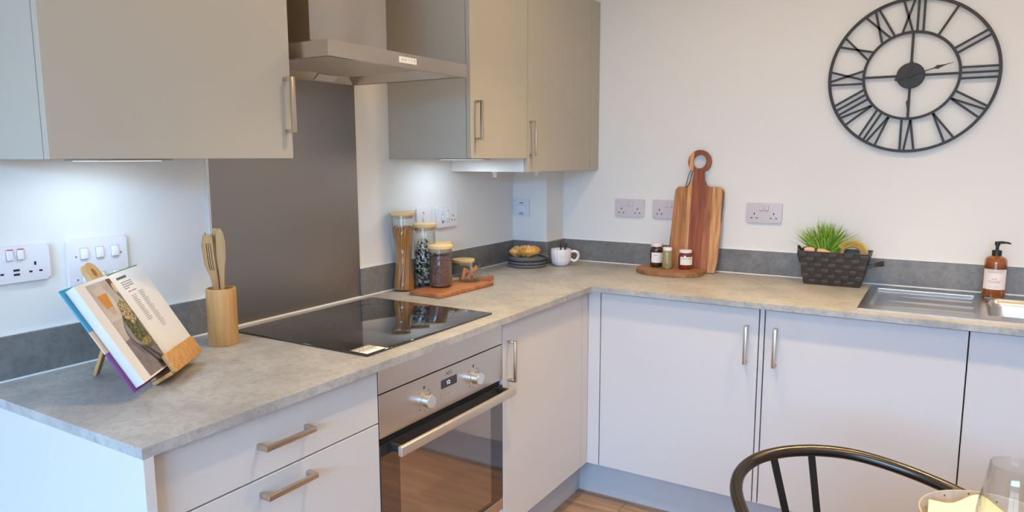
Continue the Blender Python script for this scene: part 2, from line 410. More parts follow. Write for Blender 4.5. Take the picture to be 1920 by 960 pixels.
# ------------------------------------------------------------ handles
def bar_handle(parent, c, axis, out, L=.14, proj=.033):
    """square D handle; c = centre on the door face, axis = along, out = outwards"""
    c, axis, out = Vector(c), Vector(axis), Vector(out); s = axis.cross(out)
    b = bmesh.new()
    Mx = frame(c, axis, s, out)
    for (x0, x1, z0, z1) in ((-L/2, L/2, proj-.009, proj), (-L/2, -L/2+.009, 0, proj-.009), (L/2-.009, L/2, 0, proj-.009)):
        t = bmesh.new(); bm_box(t, x0, x1, -.006, .006, z0, z1, bev=.0012); merge(b, t, Mx)
    return obj('handle', b, NICKEL, parent, world=True)
X_, Y_, Z_ = (1, 0, 0), (0, 1, 0), (0, 0, 1)
# ------------------------------------------------------------ base units, left run
ZD = .1586
solo('end_panel', box(.001, FX+.0235, YE+.001, YE+.0215, 0, BT-.0005, bev=.0006, seg=1), BASE, 'pale base end panel at the near left end under the worktop', 'end panel', (.3, YE+.01, 0), smooth=False)
y0, y1 = -2.4905, -1.8745
t = thing('drawer_cabinet', 'pale handleless-fronted drawer unit with bar handles at the near left, beside the oven', 'cabinet', (.3, -2.18, .1))
t['label'] = 'pale base unit with drawers and metal bar handles, left of the oven'
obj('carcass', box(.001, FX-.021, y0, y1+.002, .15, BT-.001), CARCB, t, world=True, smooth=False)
for z0, z1 in ((.7435, BT-.006), (.452, .7395), (ZD, .448)):
    d = obj('drawer_front', box(FX-.0195, FX, y0+.0085, y1+.0005, z0, z1, bev=.0009, seg=1), BASE, t, world=True, smooth=False)
    zc = {0: .8145, 1: .7045, 2: .41}[0 if z0 > .7 else (1 if z0 > .45 else 2)]
    bar_handle(d, (FX, -2.182, zc), Y_, X_, .14)
# oven housing + oven
y0, y1 = -1.8705, -1.2745
t = thing('oven', 'built-in stainless steel electric oven with dark glass door', 'oven', (.3, -1.572, .1))
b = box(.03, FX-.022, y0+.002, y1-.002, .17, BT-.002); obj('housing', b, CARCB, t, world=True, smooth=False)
obj('top_panel', box(FX-.02, FX, y0, y1, .8175, BT-.001, bev=.0008, seg=1), OVENM, t, world=True, smooth=False)
ctl = obj('control_panel', box(FX-.02, FX+.001, y0, y1, .697, .8145, bev=.001, seg=1), OVENM, t, world=True, smooth=False)
def face_out(bm_, y, z, dx=.0012):   # text / discs drawn in xy -> on the oven face, reading along +y
    return frame((FX+dx, y, z), Y_, Z_, X_)
for yk, ang in ((-1.6857, 0), (-1.4432, 0)):
    k = bmesh.new(); lathe(k, [(0, 0), (.022, 0), (.022, .003), (.0195, .0045), (.0195, .026), (.0175, .0285), (0, .0285)], seg=40)
    bm_box(k, -.0016, .0016, .006, .0198, .0285, .0292)
    bmesh.ops.transform(k, matrix=face_out(None, yk, .7490, .001), verts=k.verts)
    obj('knob', k, CHROME, ctl, world=True)
    for a, s in ((90, .0075), (50, .0035), (25, .003), (130, .003), (230, .004), (270, .003), (310, .004)):
        r_ = .036 if a == 90 else .031
        xx, zz = r_*math.cos(math.radians(a)), r_*math.sin(math.radians(a))
        marks = box(xx-s/2, xx+s/2, zz-s*.6, zz+s*.6, 0, .0004)
        bmesh.ops.transform(marks, matrix=face_out(None, yk, .7490, .001), verts=marks.verts)
        obj('dial_mark', marks, PRINT, ctl, world=True)
dsp = obj('display', box(FX+.0008, FX+.002, -1.607, -1.530, .7565, .783, bev=.0006, seg=1), mat('display_glass', (.035, .03, .03), .12), ctl, world=True)
tb = text_bm('12:', .0165); bmesh.ops.transform(tb, matrix=face_out(None, -1.573, .770, .0022), verts=tb.verts)
obj('display_digits', tb, mat('display_digits', (.8, .85, .9), .4, emit=(.8, .9, 1), es=.6), dsp, world=True, smooth=False)
tb = text_bm('AEG', .0165); bmesh.ops.transform(tb, matrix=face_out(None, -1.5685, .7965, .0012), verts=tb.verts)
obj('brand_lettering', tb, PRINT, ctl, world=True, smooth=False)
b = bmesh.new()
for a in ((-1.612, -1.526, .7435, .7448), (-1.612, -1.526, .7285, .7298), (-1.612, -1.6105, .7285, .7448), (-1.5275, -1.526, .7285, .7448)):
    bm_box(b, FX+.0008, FX+.0016, *a)
for k in range(5): bm_box(b, FX+.0008, FX+.0014, -1.604+k*.016, -1.598+k*.016, .735, .739)
obj('touch_buttons', b, mat('button_grey', (.33, .29, .26), .4), ctl, world=True)
# black recess above the door, door, windows, handle, bottom trim
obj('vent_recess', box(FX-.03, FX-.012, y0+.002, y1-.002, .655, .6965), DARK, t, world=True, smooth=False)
door = obj('oven_door', box(FX-.022, FX, y0, y1, .2865, .678, bev=.0015, seg=2), OVGL, t, world=True, smooth=False)
obj('window_pane', box(FX+.0001, FX+.0006, y0+.075, y1-.072, .30, .640), OVGL2, door, world=True, smooth=False)
obj('top_strip', box(FX-.001, FX+.0008, y0+.001, y1-.001, .648, .678), DARK, door, world=True, smooth=False)
b = bmesh.new()
hy0, hy1 = y0+.022, y1-.004
prof = roundrect(-.0135, .0135, -.007, .007, .004, 4)
tt = bmesh.new(); prism(tt, prof, hy0, hy1, bev=.001)
merge(b, tt, frame((FX+.049, 0, .6665), Z_, X_, Y_))
hd = obj('door_handle', b, mat('handle_satin', (.62, .54, .45), .42, .8), door, world=True)
for yy in (hy0+.012, hy1-.024):
    obj('handle_bracket', box(FX, FX+.042, yy, yy+.012, .656, .676, bev=.002), DARK, hd, world=True)
obj('bottom_trim', box(FX-.02, FX, y0, y1, .245, .283, bev=.0008, seg=1), OVENM, t, world=True, smooth=False)
obj('lower_panel', box(FX-.02, FX, y0, y1, ZD, .242, bev=.0008, seg=1), BASE, t, world=True, smooth=False)
# corner base unit with one door
t = thing('corner_cabinet', 'pale base cupboard with one tall door between the oven and the inner corner', 'cabinet', (.3, -.95, .1))
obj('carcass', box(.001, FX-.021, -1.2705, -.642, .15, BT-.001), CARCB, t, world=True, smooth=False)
d = obj('door', box(FX-.0195, FX, -1.270, -.6765, ZD, BT-.006, bev=.0009, seg=1), BASE, t, world=True, smooth=False)
bar_handle(d, (FX, -1.2375, .7505), Z_, X_)
obj('filler_strip', box(FX-.0195, FX-.0005, -.6745, FY-.0005, ZD, BT-.002), BASE, t, world=True, smooth=False)
# right run
t = thing('base_cabinet', 'pale base cupboard door on the right run nearest the inner corner', 'cabinet', (.98, -.3, .1))
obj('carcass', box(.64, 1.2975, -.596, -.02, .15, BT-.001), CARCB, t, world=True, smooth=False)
obj('filler_strip', box(FX, .6795, FY+.0005, FY+.019, ZD, BT-.002), BASE, t, world=True, smooth=False)
d = obj('door', box(.6835, 1.2955, FY, FY+.0195, ZD, BT-.006, bev=.0009, seg=1), BASE, t, world=True, smooth=False)
bar_handle(d, (1.2565, FY, .752), Z_, (0, -1, 0))
solo('filler_panel', box(1.2995, 1.3145, FY-.0005, -.03, ZD, BT-.0015, bev=.0006, seg=1), BASE, 'narrow pale vertical filler strip between the two handled doors of the right run', 'filler panel', (1.307, -.3, ZD), smooth=False)
t = thing('sink_cabinet', 'pale base cupboard under the draining board with a handle at its left edge', 'cabinet', (1.62, -.3, .1))
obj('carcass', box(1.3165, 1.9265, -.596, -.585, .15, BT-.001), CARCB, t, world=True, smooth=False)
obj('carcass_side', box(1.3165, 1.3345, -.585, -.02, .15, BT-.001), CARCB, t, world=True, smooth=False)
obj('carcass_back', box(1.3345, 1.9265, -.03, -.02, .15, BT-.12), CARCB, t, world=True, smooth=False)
d = obj('door', box(1.3185, 1.9255, FY, FY+.0195, ZD, BT-.006, bev=.0009, seg=1), BASE, t, world=True, smooth=False)
bar_handle(d, (1.3565, FY, .7535), Z_, (0, -1, 0))
t = thing('base_cabinet', 'pale base unit at the far right under the sink bowl', 'cabinet', (2.25, -.3, .1))
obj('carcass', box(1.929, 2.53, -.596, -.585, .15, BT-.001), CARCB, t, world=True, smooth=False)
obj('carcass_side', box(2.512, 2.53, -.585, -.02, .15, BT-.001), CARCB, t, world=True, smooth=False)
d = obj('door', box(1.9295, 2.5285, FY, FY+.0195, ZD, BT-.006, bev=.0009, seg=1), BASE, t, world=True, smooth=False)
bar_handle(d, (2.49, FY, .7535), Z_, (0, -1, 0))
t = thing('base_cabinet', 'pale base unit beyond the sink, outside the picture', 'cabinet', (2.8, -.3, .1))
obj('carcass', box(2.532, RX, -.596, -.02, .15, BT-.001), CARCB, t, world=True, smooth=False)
d = obj('door', box(2.534, RX, FY, FY+.0195, ZD, BT-.006, bev=.0009, seg=1), BASE, t, world=True, smooth=False)
bar_handle(d, (2.575, FY, .7535), Z_, (0, -1, 0))
PX, PY = FX-.0656, FY+.0656
solo('plinth', box(PX-.016, PX, YE+.022, PY, .0005, .1495), PLINTH, 'grey plinth at floor level under the oven run', 'plinth', (PX, -1.5, 0), smooth=False)
solo('plinth', box(PX+.0005, RX, PY, PY+.016, .0005, .1495), PLINTH, 'grey plinth at floor level under the right run of cupboards', 'plinth', (1.6, PY, 0), smooth=False)

# ------------------------------------------------------------ hob
HX0, HX1, HY0, HY1 = .0616, .5874, -1.865, -1.2713
t = thing('hob', 'black glass induction hob set in the worktop', 'hob', ((HX0+HX1)/2, (HY0+HY1)/2, H))
tt = box(HX0, HX1, HY0, HY1, H+.0005, H+.0062)
es = [e for e in tt.edges if all(v.co.z > H+.004 for v in e.verts)]
bmesh.ops.bevel(tt, geom=es, offset=.0035, segments=2, profile=.6, affect='EDGES')
obj('glass_plate', tt, BLACKG, t, world=True, angle=60)
ZP = mat('zone_print', (.05, .05, .05), .2)
for cx, cy, r in ((.2, -1.72, .09), (.2, -1.42, .072), (.44, -1.72, .072), (.43, -1.42, .09)):
    obj('zone_ring', lathe(bmesh.new(), [(r-.0008, 0), (r+.0008, 0), (r+.0008, .0001), (r-.0008, .0001), (r-.0008, 0)], (cx, cy, H+.0062), 48), ZP, t, world=True)
sm1 = mat('sticker_grey', (.25, .23, .18), .35); sm2 = mat('sticker_white', (.88, .90, .82), .4)
st = obj('sticker', box(HX1-.068, HX1-.0045, HY0+.006, HY0+.078, H+.0063, H+.0066), [sm1], t, world=True)
obj('sticker_band', box(HX1-.036, HX1-.005, HY0+.0065, HY0+.0775, H+.0066, H+.0068), sm2, st, world=True)
obj('sticker_red_stripe', box(HX1-.031, HX1-.027, HY0+.012, HY0+.070, H+.0068, H+.0069), RED, st, world=True)
tb = text_bm('2OUEX', .021); bmesh.ops.transform(tb, matrix=frame((HX1-.050, HY0+.040, H+.0068), Y_, (-1, 0, 0), Z_), verts=tb.verts)
obj('sticker_lettering', tb, sm2, st, world=True, smooth=False)

# ------------------------------------------------------------ splashback
t = thing('splashback', 'dark brushed steel splashback panel between hob and cooker hood', 'splashback', (.004, -1.576, H))
obj('steel_sheet', box(.0008, .0045, -1.8805, -1.2685, H+.004, 1.70), SPLASH, t, world=True, smooth=False)
obj('edge_trim', box(.0008, .0075, -1.8885, -1.8808, H+.004, 1.70), mat('trim_alu', (.75, .75, .75), .35, .6), t, world=True, smooth=False)
obj('bottom_seal', box(.0008, .006, -1.8885, -1.2685, H+.0003, H+.0038), SEAL, t, world=True, smooth=False)

# ------------------------------------------------------------ cooker hood
t = thing('cooker_hood', 'stainless steel chimney cooker hood above the hob', 'cooker hood', (.25, -1.572, 1.675))
hx, hy0, hy1, hz0, hz1 = .4952, -1.8735, -1.2716, 1.6755, 1.7155
b = bmesh.new()   # rim box with open underside
cells(b, [.002, .012, hx-.012, hx], [hy0, hy0+.012, hy1-.012, hy1], lambda i, j: not (i == 1 and j == 1), hz0, hz1, cut)
# sloping lid
q = [b.verts.new(p) for p in ((.002, hy0, hz1), (hx, hy0, hz1), (hx, hy1, hz1), (.002, hy1, hz1))]
q2 = [b.verts.new(p) for p in ((.002, -1.735, hz1+.035), (.285, -1.735, hz1+.035), (.285, -1.41, hz1+.035), (.002, -1.41, hz1+.035))]
for k in range(4): b.faces.new((q[k], q[(k+1) % 4], q2[(k+1) % 4], q2[k]))
b.faces.new(q2)
can = obj('canopy', b, HOODM, t, world=True, smooth=False)
b = bmesh.new()   # sloped inner rim + filter
o4 = [(.012, hy0+.012), (hx-.012, hy0+.012), (hx-.012, hy1-.012), (.012, hy1-.012)]
i4 = [(.044, hy0+.065), (hx-.035, hy0+.065), (hx-.035, hy1-.065), (.044, hy1-.065)]
A = [b.verts.new((x, y, hz0+.001)) for x, y in o4]; B = [b.verts.new((x, y, hz0+.026)) for x, y in i4]
A2 = [b.verts.new((x, y, hz0+.004)) for x, y in o4]; B2 = [b.verts.new((x, y, hz0+.029)) for x, y in i4]
for P_, Q_ in ((A, B), (A2, B2)):
    for k in range(4): b.faces.new((P_[k], P_[(k+1) % 4], Q_[(k+1) % 4], Q_[k]))
obj('inner_rim', b, HOODM, can, world=True, smooth=False)
obj('filter_recess', box(.043, hx-.034, hy0+.064, hy1-.064, hz0+.030, hz0+.032), DARK, can, world=True, smooth=False)
b = box(.049, hx-.040, hy0+.070, hy1-.070, hz0+.022, hz0+.0295)
flt = mat('filter_mesh', (.60, .54, .46), .55, .15)
nt = flt.node_tree; bb = nt.nodes['Principled BSDF']; tc = nt.nodes.new('ShaderNodeTexCoord'); vn = nt.nodes.new('ShaderNodeTexVoronoi'); vn.inputs['Scale'].default_value = 120
bp = nt.nodes.new('ShaderNodeBump'); bp.inputs['Strength'].default_value = .4; nt.links.new(tc.outputs['Object'], vn.inputs['Vector']); nt.links.new(vn.outputs[0], bp.inputs['Height']); nt.links.new(bp.outputs[0], bb.inputs['Normal'])
obj('grease_filter', b, flt, can, world=True, smooth=False)
b = bmesh.new(); bm_box(b, .385, .42, -1.61, -1.51, hz0+.018, hz0+.0218, bev=.001); obj('filter_latch', b, STEEL, can, world=True)
for yy in (-1.425,):
    b = bmesh.new(); Mx = frame((.0285, yy, hz0+.0128), (.788, 0, .616), Y_, (-.616, 0, .788))
    tt = bmesh.new(); bm_box(tt, -.015, .015, -.045, .045, -.0012, .0004, bev=.0005, seg=1); merge(b, tt, Mx)
    obj('lamp_cover', b, mat('lamp_frost', (.75, .70, .66), .4), can, world=True)
obj('chimney', box(.0015, .285, -1.733, -1.4095, hz1+.02, CEIL-.001, bev=.0012, seg=2), mat('chimney_steel', (.52, .47, .42), .3, 1), t, world=True)
b = bmesh.new(); bm_box(b, hx, hx+.0035, -1.602, -1.527, 1.6875, 1.705, bev=.0008, seg=1)
sw = obj('switch_panel', b, mat('switch_silver', (.78, .74, .68), .4), can, world=True)
b = bmesh.new()
for k, s in enumerate(('A', 'O', '*', 'I', 'E')):
    tb = text_bm(s, .010); merge(b, tb, frame((hx+.0036, -1.590+k*.0135, 1.6965), Y_, Z_, X_))
obj('switch_symbols', b, PRINT, sw, world=True, smooth=False)

# ------------------------------------------------------------ wall cabinets
CX, CXB, UZT = .3808, .3608, 2.14
def wall_cab(label, y0, y1, zb, hy, hz, fill=None, loc=None):
    t = thing('wall_cabinet', label, 'wall cabinet', (.18, (y0+y1)/2, zb))
    obj('carcass', box(.001, CXB, y0, y1 if not fill else fill-.002, zb, UZT), CARC if fill else UPPER, t, world=True, smooth=False)
    d = obj('door', box(CXB+.0015, CX, y0+.0005, y1-.001, zb, UZT, bev=.0008, seg=1), UPPER, t, world=True, smooth=False)
    bar_handle(d, (CX, hy, hz), Z_, X_)
    return t
t = wall_cab('large taupe wall cabinet at the upper left with an upright bar handle', -2.4925, -1.8952, 1.4205, -1.915, 1.5553)
t = wall_cab('taupe wall cabinet right beside the cooker hood', -1.0855, -.6845, 1.4175, -1.0555, 1.5525)
t = wall_cab('deeper-hung taupe corner wall cabinet whose door drops lower than its neighbour', -.682, -.0965, 1.3625, -.665, 1.498, fill=-.0005)
obj('filler_strip', box(CXB+.0015, CX, -.0955, -.0015, 1.3625, UZT), UPPER, t, world=True, smooth=False)
# recess boiler pipes under the corner cabinet
for (x, y, r, s) in ((.12, -.52, .011, 'white pipe stub under the corner wall cabinet, the one nearer the jars'), (.2, -.30, .013, 'white pipe stub under the corner wall cabinet, close to the boxed corner')):
    solo('pipe_stub', lathe(bmesh.new(), [(0, 0), (r, 0), (r, .018), (r*1.5, .018), (r*1.5, .028), (0, .028)], (x, y, 1.3342), 24), PLAS2, s, 'pipe', (x, y, 1.3342))
LALU = mat('lamp_alu', (.45, .45, .45), .35, .5); LDIF = mat('lamp_diffuser', (.9, .95, 1), .4, emit=(.85, .93, 1), es=2)
def cab_light(y, zb, label, x=.17):
    t = thing('cabinet_light', label, 'cabinet light', (x, y, zb-.003))
    obj('light_body', box(x-.05, x+.09, y-.088, y+.088, zb-.0045, zb-.0004, bev=.001), LALU, t, world=True)
    obj('light_diffuser', box(x-.035, x+.06, y-.078, y+.078, zb-.0052, zb-.0046), LDIF, t, world=True)
cab_light(-2.245, 1.4205, 'slim lit lamp under the large left wall cabinet')
cab_light(-.86, 1.4175, 'slim lit lamp under the wall cabinet beside the hood')

# ------------------------------------------------------------ sockets and switches
def plate(name, label, cat, o, ax, out, W, Hh, items, depth=.009, pm=None, group=None):
    """o = centre on wall, ax = horizontal reading direction, out = outward normal"""
    t = thing(name, label, cat, o, group=group)
    Mx = frame(o, ax, Z_, out)
    def put(nm, b, m, par=t, sm=True):
        bmesh.ops.transform(b, matrix=Mx, verts=b.verts); return obj(nm, b, m, par, world=True, smooth=sm)
    b = bmesh.new(); prism(b, roundrect(-W/2, W/2, -Hh/2, Hh/2, .006), .0004, depth, bev=.0035, seg=3)
    put('faceplate', b, pm or PLAS)
    for it in items:
        k = it[0]
        if k == 'pins':
            _, x, z = it; b = bmesh.new(); d = depth
            bm_box(b, x-.0022, x+.0022, z+.004, z+.0125, d-.001, d+.0004)
            for s in (-1, 1): bm_box(b, x+s*.011-.0036, x+s*.011+.0036, z-.0125, z-.0082, d-.001, d+.0004)
            put('pin_holes', b, SLOT)
        elif k == 'switch':
            _, x, z, w_, h_, red = it; b = bmesh.new()
            tt = bmesh.new(); bm_box(tt, -w_/2, w_/2, -h_/2, h_/2, -.002, .004, bev=.0015)
            merge(b, tt, Matrix.Translation((x, z, depth))@Matrix.Rotation(math.radians(-7), 4, 'X'))
            s = put('switch', b, pm or PLAS2)
            b = bmesh.new(); bm_box(b, x-w_/2-.0012, x+w_/2+.0012, z-h_/2-.0012, z+h_/2+.0012, depth-.001, depth+.0003); put('switch_surround', b, mat('surround_grey', (.38, .36, .40), .4) if 'surround_grey' not in bpy.data.materials else bpy.data.materials['surround_grey'], s)
            if red:
                b = bmesh.new(); bm_box(b, x-w_/2+.001, x+w_/2-.001, z+h_/2-.0005, z+h_/2+.0016, depth+.0001, depth+.003); put('red_mark', b, RED, s)
        elif k == 'dot':
            _, x, z, r = it; b = bmesh.new(); lathe(b, [(0, depth-.001), (r, depth-.001), (r, depth+.0005), (0, depth+.0005)], (x, z, 0), 16); put('screw', b, mat('screw_grey', (.25, .24, .24), .4) if 'screw_grey' not in bpy.data.materials else bpy.data.materials['screw_grey'])
        elif k == 'bar':
            x, z, w_, h_, m_ = it[1:6]; b = bmesh.new(); bm_box(b, x-w_/2, x+w_/2, z-h_/2, z+h_/2, depth-.001, depth+.0006 if len(it) < 7 else depth+it[6]); put(it[7] if len(it) > 7 else 'printed_mark', b, m_)
    return t
SPINK = mat('plate_warm', (.56, .51, .54), .3)
SWPINK = [0]
dbl = [('pins', -.0405, -.012), ('pins', .0405, -.012), ('switch', -.011, .020, .0135, .021, 0), ('switch', .011, .020, .0135, .021, 0)]
NB = (0, -1, 0)
plate('double_socket', 'double wall socket right of the boxed corner, clear of the chopping board', 'socket', (.5485, 0, 1.1815), X_, NB, .147, .085, dbl, pm=SPINK)
plate('double_socket', 'double wall socket partly hidden behind the chopping board', 'socket', (.7375, 0, 1.1815), X_, NB, .147, .085, dbl, pm=SPINK)
plate('double_socket', 'double wall socket to the right of the chopping board', 'socket', (1.167, 0, 1.181), X_, NB, .148, .085, dbl, pm=SPINK)
# left wall: reading direction +y
plate('usb_socket', 'double wall socket with two charging ports at the far left', 'socket', (0, -2.405, 1.179), Y_, X_, .148, .085,
      [('pins', -.041, -.010), ('pins', .041, -.010), ('switch', -.011, .022, .0135, .024, 1), ('switch', .0115, .022, .0135, .024, 1),
       ('bar', -.0, -.014, .013, .005, SLOT), ('bar', -.0, -.024, .013, .005, SLOT)], depth=.011)
plate('appliance_switch', 'large switch panel on the left wall behind the cookbook', 'switch panel', (0, -2.2155, 1.151), Y_, X_, .150, .145,
      [('switch', -.035, .035, .018, .027, 0), ('switch', .0035, .035, .018, .027, 0), ('switch', .042, .035, .018, .027, 0),
       ('switch', -.035, -.03, .018, .027, 0), ('switch', .0035, -.03, .018, .027, 0), ('switch', .042, -.03, .018, .027, 0),
       ('dot', -.055, .029, .0026), ('dot', .058, .029, .0026), ('dot', -.055, -.029, .0026), ('dot', .058, -.029, .0026)]
      + [('bar', x, zz, .011, .0018, PRINT, .0048) for x in (-.035, .0035, .042) for zz in (.027, .0235)], depth=.011)
plate('fused_spur', 'single fused spur with a red mark above the storage jars', 'fused spur', (0, -.893, 1.175), Y_, X_, .086, .086,
      [('bar', 0, .022, .009, .005, RED), ('switch', 0, -.006, .012, .02, 0), ('bar', 0, .012, .006, .0015, PRINT), ('bar', .0, -.022, .012, .006, mat('plug_grey', (.3, .28, .26), .5))])
plate('cooker_socket', 'cooker switch with a socket on the wall above the storage jars', 'socket', (0, -.7325, 1.170), Y_, X_, .147, .088,
      [('pins', .045, -.006), ('switch', .008, .006, .018, .03, 0), ('switch', -.030, -.004, .014, .022, 0), ('bar', -.03, -.022, .014, .008, bpy.data.materials['plug_grey']), ('bar', .008, -.022, .016, .0016, PRINT),
       ('bar', -.03, .022, .008, .002, PRINT), ('bar', .008, .028, .008, .002, PRINT), ('bar', -.03, .012, .012, .0012, PRINT)])
plate('isolator_switch', 'single grey isolator switch on the boxed corner above the croissants', 'switch', (.054, -BY, 1.1765), X_, NB, .088, .084,
      [('bar', .002, .001, .05, .026, mat('plate_blue', (.66, .69, .78), .35), .0022, 'rocker'), ('bar', .0, .024, .02, .004, PRINT), ('bar', 0, -.024, .014, .003, PRINT), ('bar', 0, -.031, .03, .003, PRINT), ('dot', -.036, .033, .003), ('bar', .002, .0145, .05, .001, PRINT)], pm=mat('plate_cool', (.62, .65, .74), .35))

# ------------------------------------------------------------ wall clock
t = thing('wall_clock', 'large round black metal skeleton wall clock with roman numerals', 'clock', (1.6862, 0, 1.727))
R0, R1 = .162, .290
yc = -.016
def ring(R, w_, d):
    b = bmesh.new()
    lathe(b, [(R-w_/2, -d/2), (R+w_/2, -d/2), (R+w_/2, d/2), (R-w_/2, d/2), (R-w_/2, -d/2)], seg=120)
    bmesh.ops.transform(b, matrix=frame((0, yc, 0), X_, Z_, (0, -1, 0)), verts=b.verts); return b
obj('outer_ring', ring(R1-.0045, .0108, .010), BLKMET, t); obj('inner_ring', ring(R0, .0100, .008), BLKMET, t)
b = bmesh.new(); lathe(b, [(0, -.008), (.048, -.008), (.048, .006), (.046, .008), (0, .008)], seg=64)
bmesh.ops.transform(b, matrix=frame((0, yc, 0), X_, Z_, (0, -1, 0)), verts=b.verts); obj('hub', b, BLKMET, t)
b = bmesh.new(); tube(b, [(0.002+.011*math.cos(a), yc+.002, .302+.013*math.sin(a)) for a in [2*PI*k/16 for k in range(16)]], .0022, 8, closed=True)
bm_box(b, -.004, .008, yc, .0, .286, .292); obj('hanging_loop', b, BLKMET, t)
def bar2(b, p, q, w_=.0082, d=.005, y=yc):
    p, q = Vector((p[0], p[1])), Vector((q[0], q[1])); dd = (q-p); L = dd.length; dd.normalize()
    tt = bmesh.new(); bm_box(tt, 0, L, -w_/2, w_/2, -d/2, d/2)
    merge(b, tt, frame((p.x, y, p.y), (dd.x, 0, dd.y), (-dd.y, 0, dd.x), (0, -1, 0)))
for a in (0, 90, 180, 270):
    b = bmesh.new(); c_, s_ = math.cos(math.radians(a)), math.sin(math.radians(a)); bar2(b, (.045*c_, .045*s_), (R0*c_, R0*s_), .0092); obj('spoke', b, BLKMET, t)
NUM = ['XII', 'I', 'II', 'III', 'IV', 'V', 'VI', 'VII', 'VIII', 'IX', 'X', 'XI']
for h, s in enumerate(NUM):
    a = math.radians(90-30*h); rad = Vector((math.cos(a), math.sin(a))); tan = Vector((math.sin(a), -math.cos(a)))
    wd = {'I': .020, 'V': .040, 'X': .044}; tot = sum(wd[c] for c in s); x = -tot/2; b = bmesh.new()
    def pt(tx, lv):
        R = (R0+.002, R1-.007)[lv]; R = math.sqrt(max(R*R-tx*tx, 0)); return tan*tx+rad*R
    for c in s:
        m_ = x+wd[c]/2
        if c == 'I': bar2(b, pt(m_, 0), pt(m_, 1))
        elif c == 'V': bar2(b, pt(m_, 0), pt(m_-.017, 1)); bar2(b, pt(m_, 0), pt(m_+.017, 1))
        else: bar2(b, pt(m_-.017, 0), pt(m_+.019, 1)); bar2(b, pt(m_+.017, 0), pt(m_-.019, 1))
        x += wd[c]
    obj('numeral', b, BLKMET, t)
def hand(ang, L, name, yy):
    a = math.radians(ang); c_, s_ = math.cos(a), math.sin(a)
    out = [(-.055, .0), (-.052, .006), (-.044, .006), (-.036, .0022), (L*.50, .0018), (L*.56, .0028), (L*.62, .0078), (L*.70, .0045), (L*.80, .0018), (L, .0006)]
    poly = [(x, y) for x, y in out]+[(x, -y) for x, y in out[::-1] if y > 0]
    b = bmesh.new(); prism(b, poly, -.001, .001, frame((0, yy, 0), (c_, 0, s_), (-s_, 0, c_), (0, -1, 0))); return obj(name, b, BLKMET, t)
hand(-91, .162, 'minute_hand', yc-.011); hand(16, .146, 'hour_hand', yc-.014)
b = bmesh.new(); lathe(b, [(0, 0), (.008, 0), (.008, .012), (0, .014)], seg=20); bmesh.ops.transform(b, matrix=frame((0, yc-.006, 0), X_, Z_, (0, -1, 0)), verts=b.verts); obj('hand_boss', b, BLKMET, t)

# ------------------------------------------------------------ chopping board leaning on the wall
cbm = band_wood('chopping_board_wood', [(0, (.12, .06, .025)), (.03, (.42, .18, .058)), (.31, (.60, .30, .11)), (.385, (.27, .068, .022)), (.66, (.36, .13, .045)), (.80, (.62, .31, .115)), (.985, (.16, .07, .03))], 'X', (-.115, .115))
th = math.radians(7.2)
t = thing('chopping_board', 'large upright wooden chopping board with a ring handle leaning on the wall', 'chopping board', (.884, -.072, H+.0008), (-th, 0, 0))
L_ = []
body = [(-.112, 0), (-.115, .04), (-.110, .15), (-.1055, .25), (-.102, .34), (-.100, .365), (-.088, .378), (-.055, .380), (-.036, .388), (-.026, .41), (-.022, .435), (-.0225, .452)]
ringo = [(.0515*math.cos(math.radians(a)), .492+.0515*math.sin(math.radians(a))) for a in range(236, -56, -12)]
bodyr = [(.0225, .452), (.022, .435), (.027, .41), (.038, .388), (.058, .380), (.100, .379), (.112, .370), (.1165, .355), (.113, .26), (.111, .16), (.108, .05), (.098, .0)]
outer = body+ringo[0:]+bodyr
hole = [(.031*math.cos(2*PI*k/32), .492+.031*math.sin(2*PI*k/32)) for k in range(32)]
def holed(outer, hole, z0, z1):
    b = bmesh.new()
    for z in (z0, z1):
        e = []
        for P_ in (outer, hole):
            vs_ = [b.verts.new((x, y, z)) for x, y in P_]
            e += [b.edges.new((vs_[i], vs_[(i+1) % len(vs_)])) for i in range(len(vs_))]
            if z == z0: b.faces.ensure_lookup_table()
            (bots if z == z0 else tops).append(vs_)
        bmesh.ops.triangle_fill(b, use_beauty=True, edges=e)
    for A_, B_ in zip(bots, tops):
        for i in range(len(A_)): b.faces.new((A_[i], A_[(i+1) % len(A_)], B_[(i+1) % len(A_)], B_[i]))
    return b
bots, tops = [], []
b = holed(outer, hole, 0, .018)
bmesh.ops.transform(b, matrix=frame((0, 0, 0), X_, Z_, (0, -1, 0)), verts=b.verts)
obj('board', b, cbm, t, angle=40)
b = bmesh.new()
tube(b, spline([(-.030, -.010, .462), (-.040, -.021, .44), (-.047, -.021, .41), (-.052, -.020, .382), (-.047, -.0205, .378), (-.036, -.021, .40), (-.030, -.022, .43), (-.026, -.012, .46)], 5), .0022, 8)
obj('leather_loop', b, mat('leather_cord', (.14, .10, .05), .7), t)
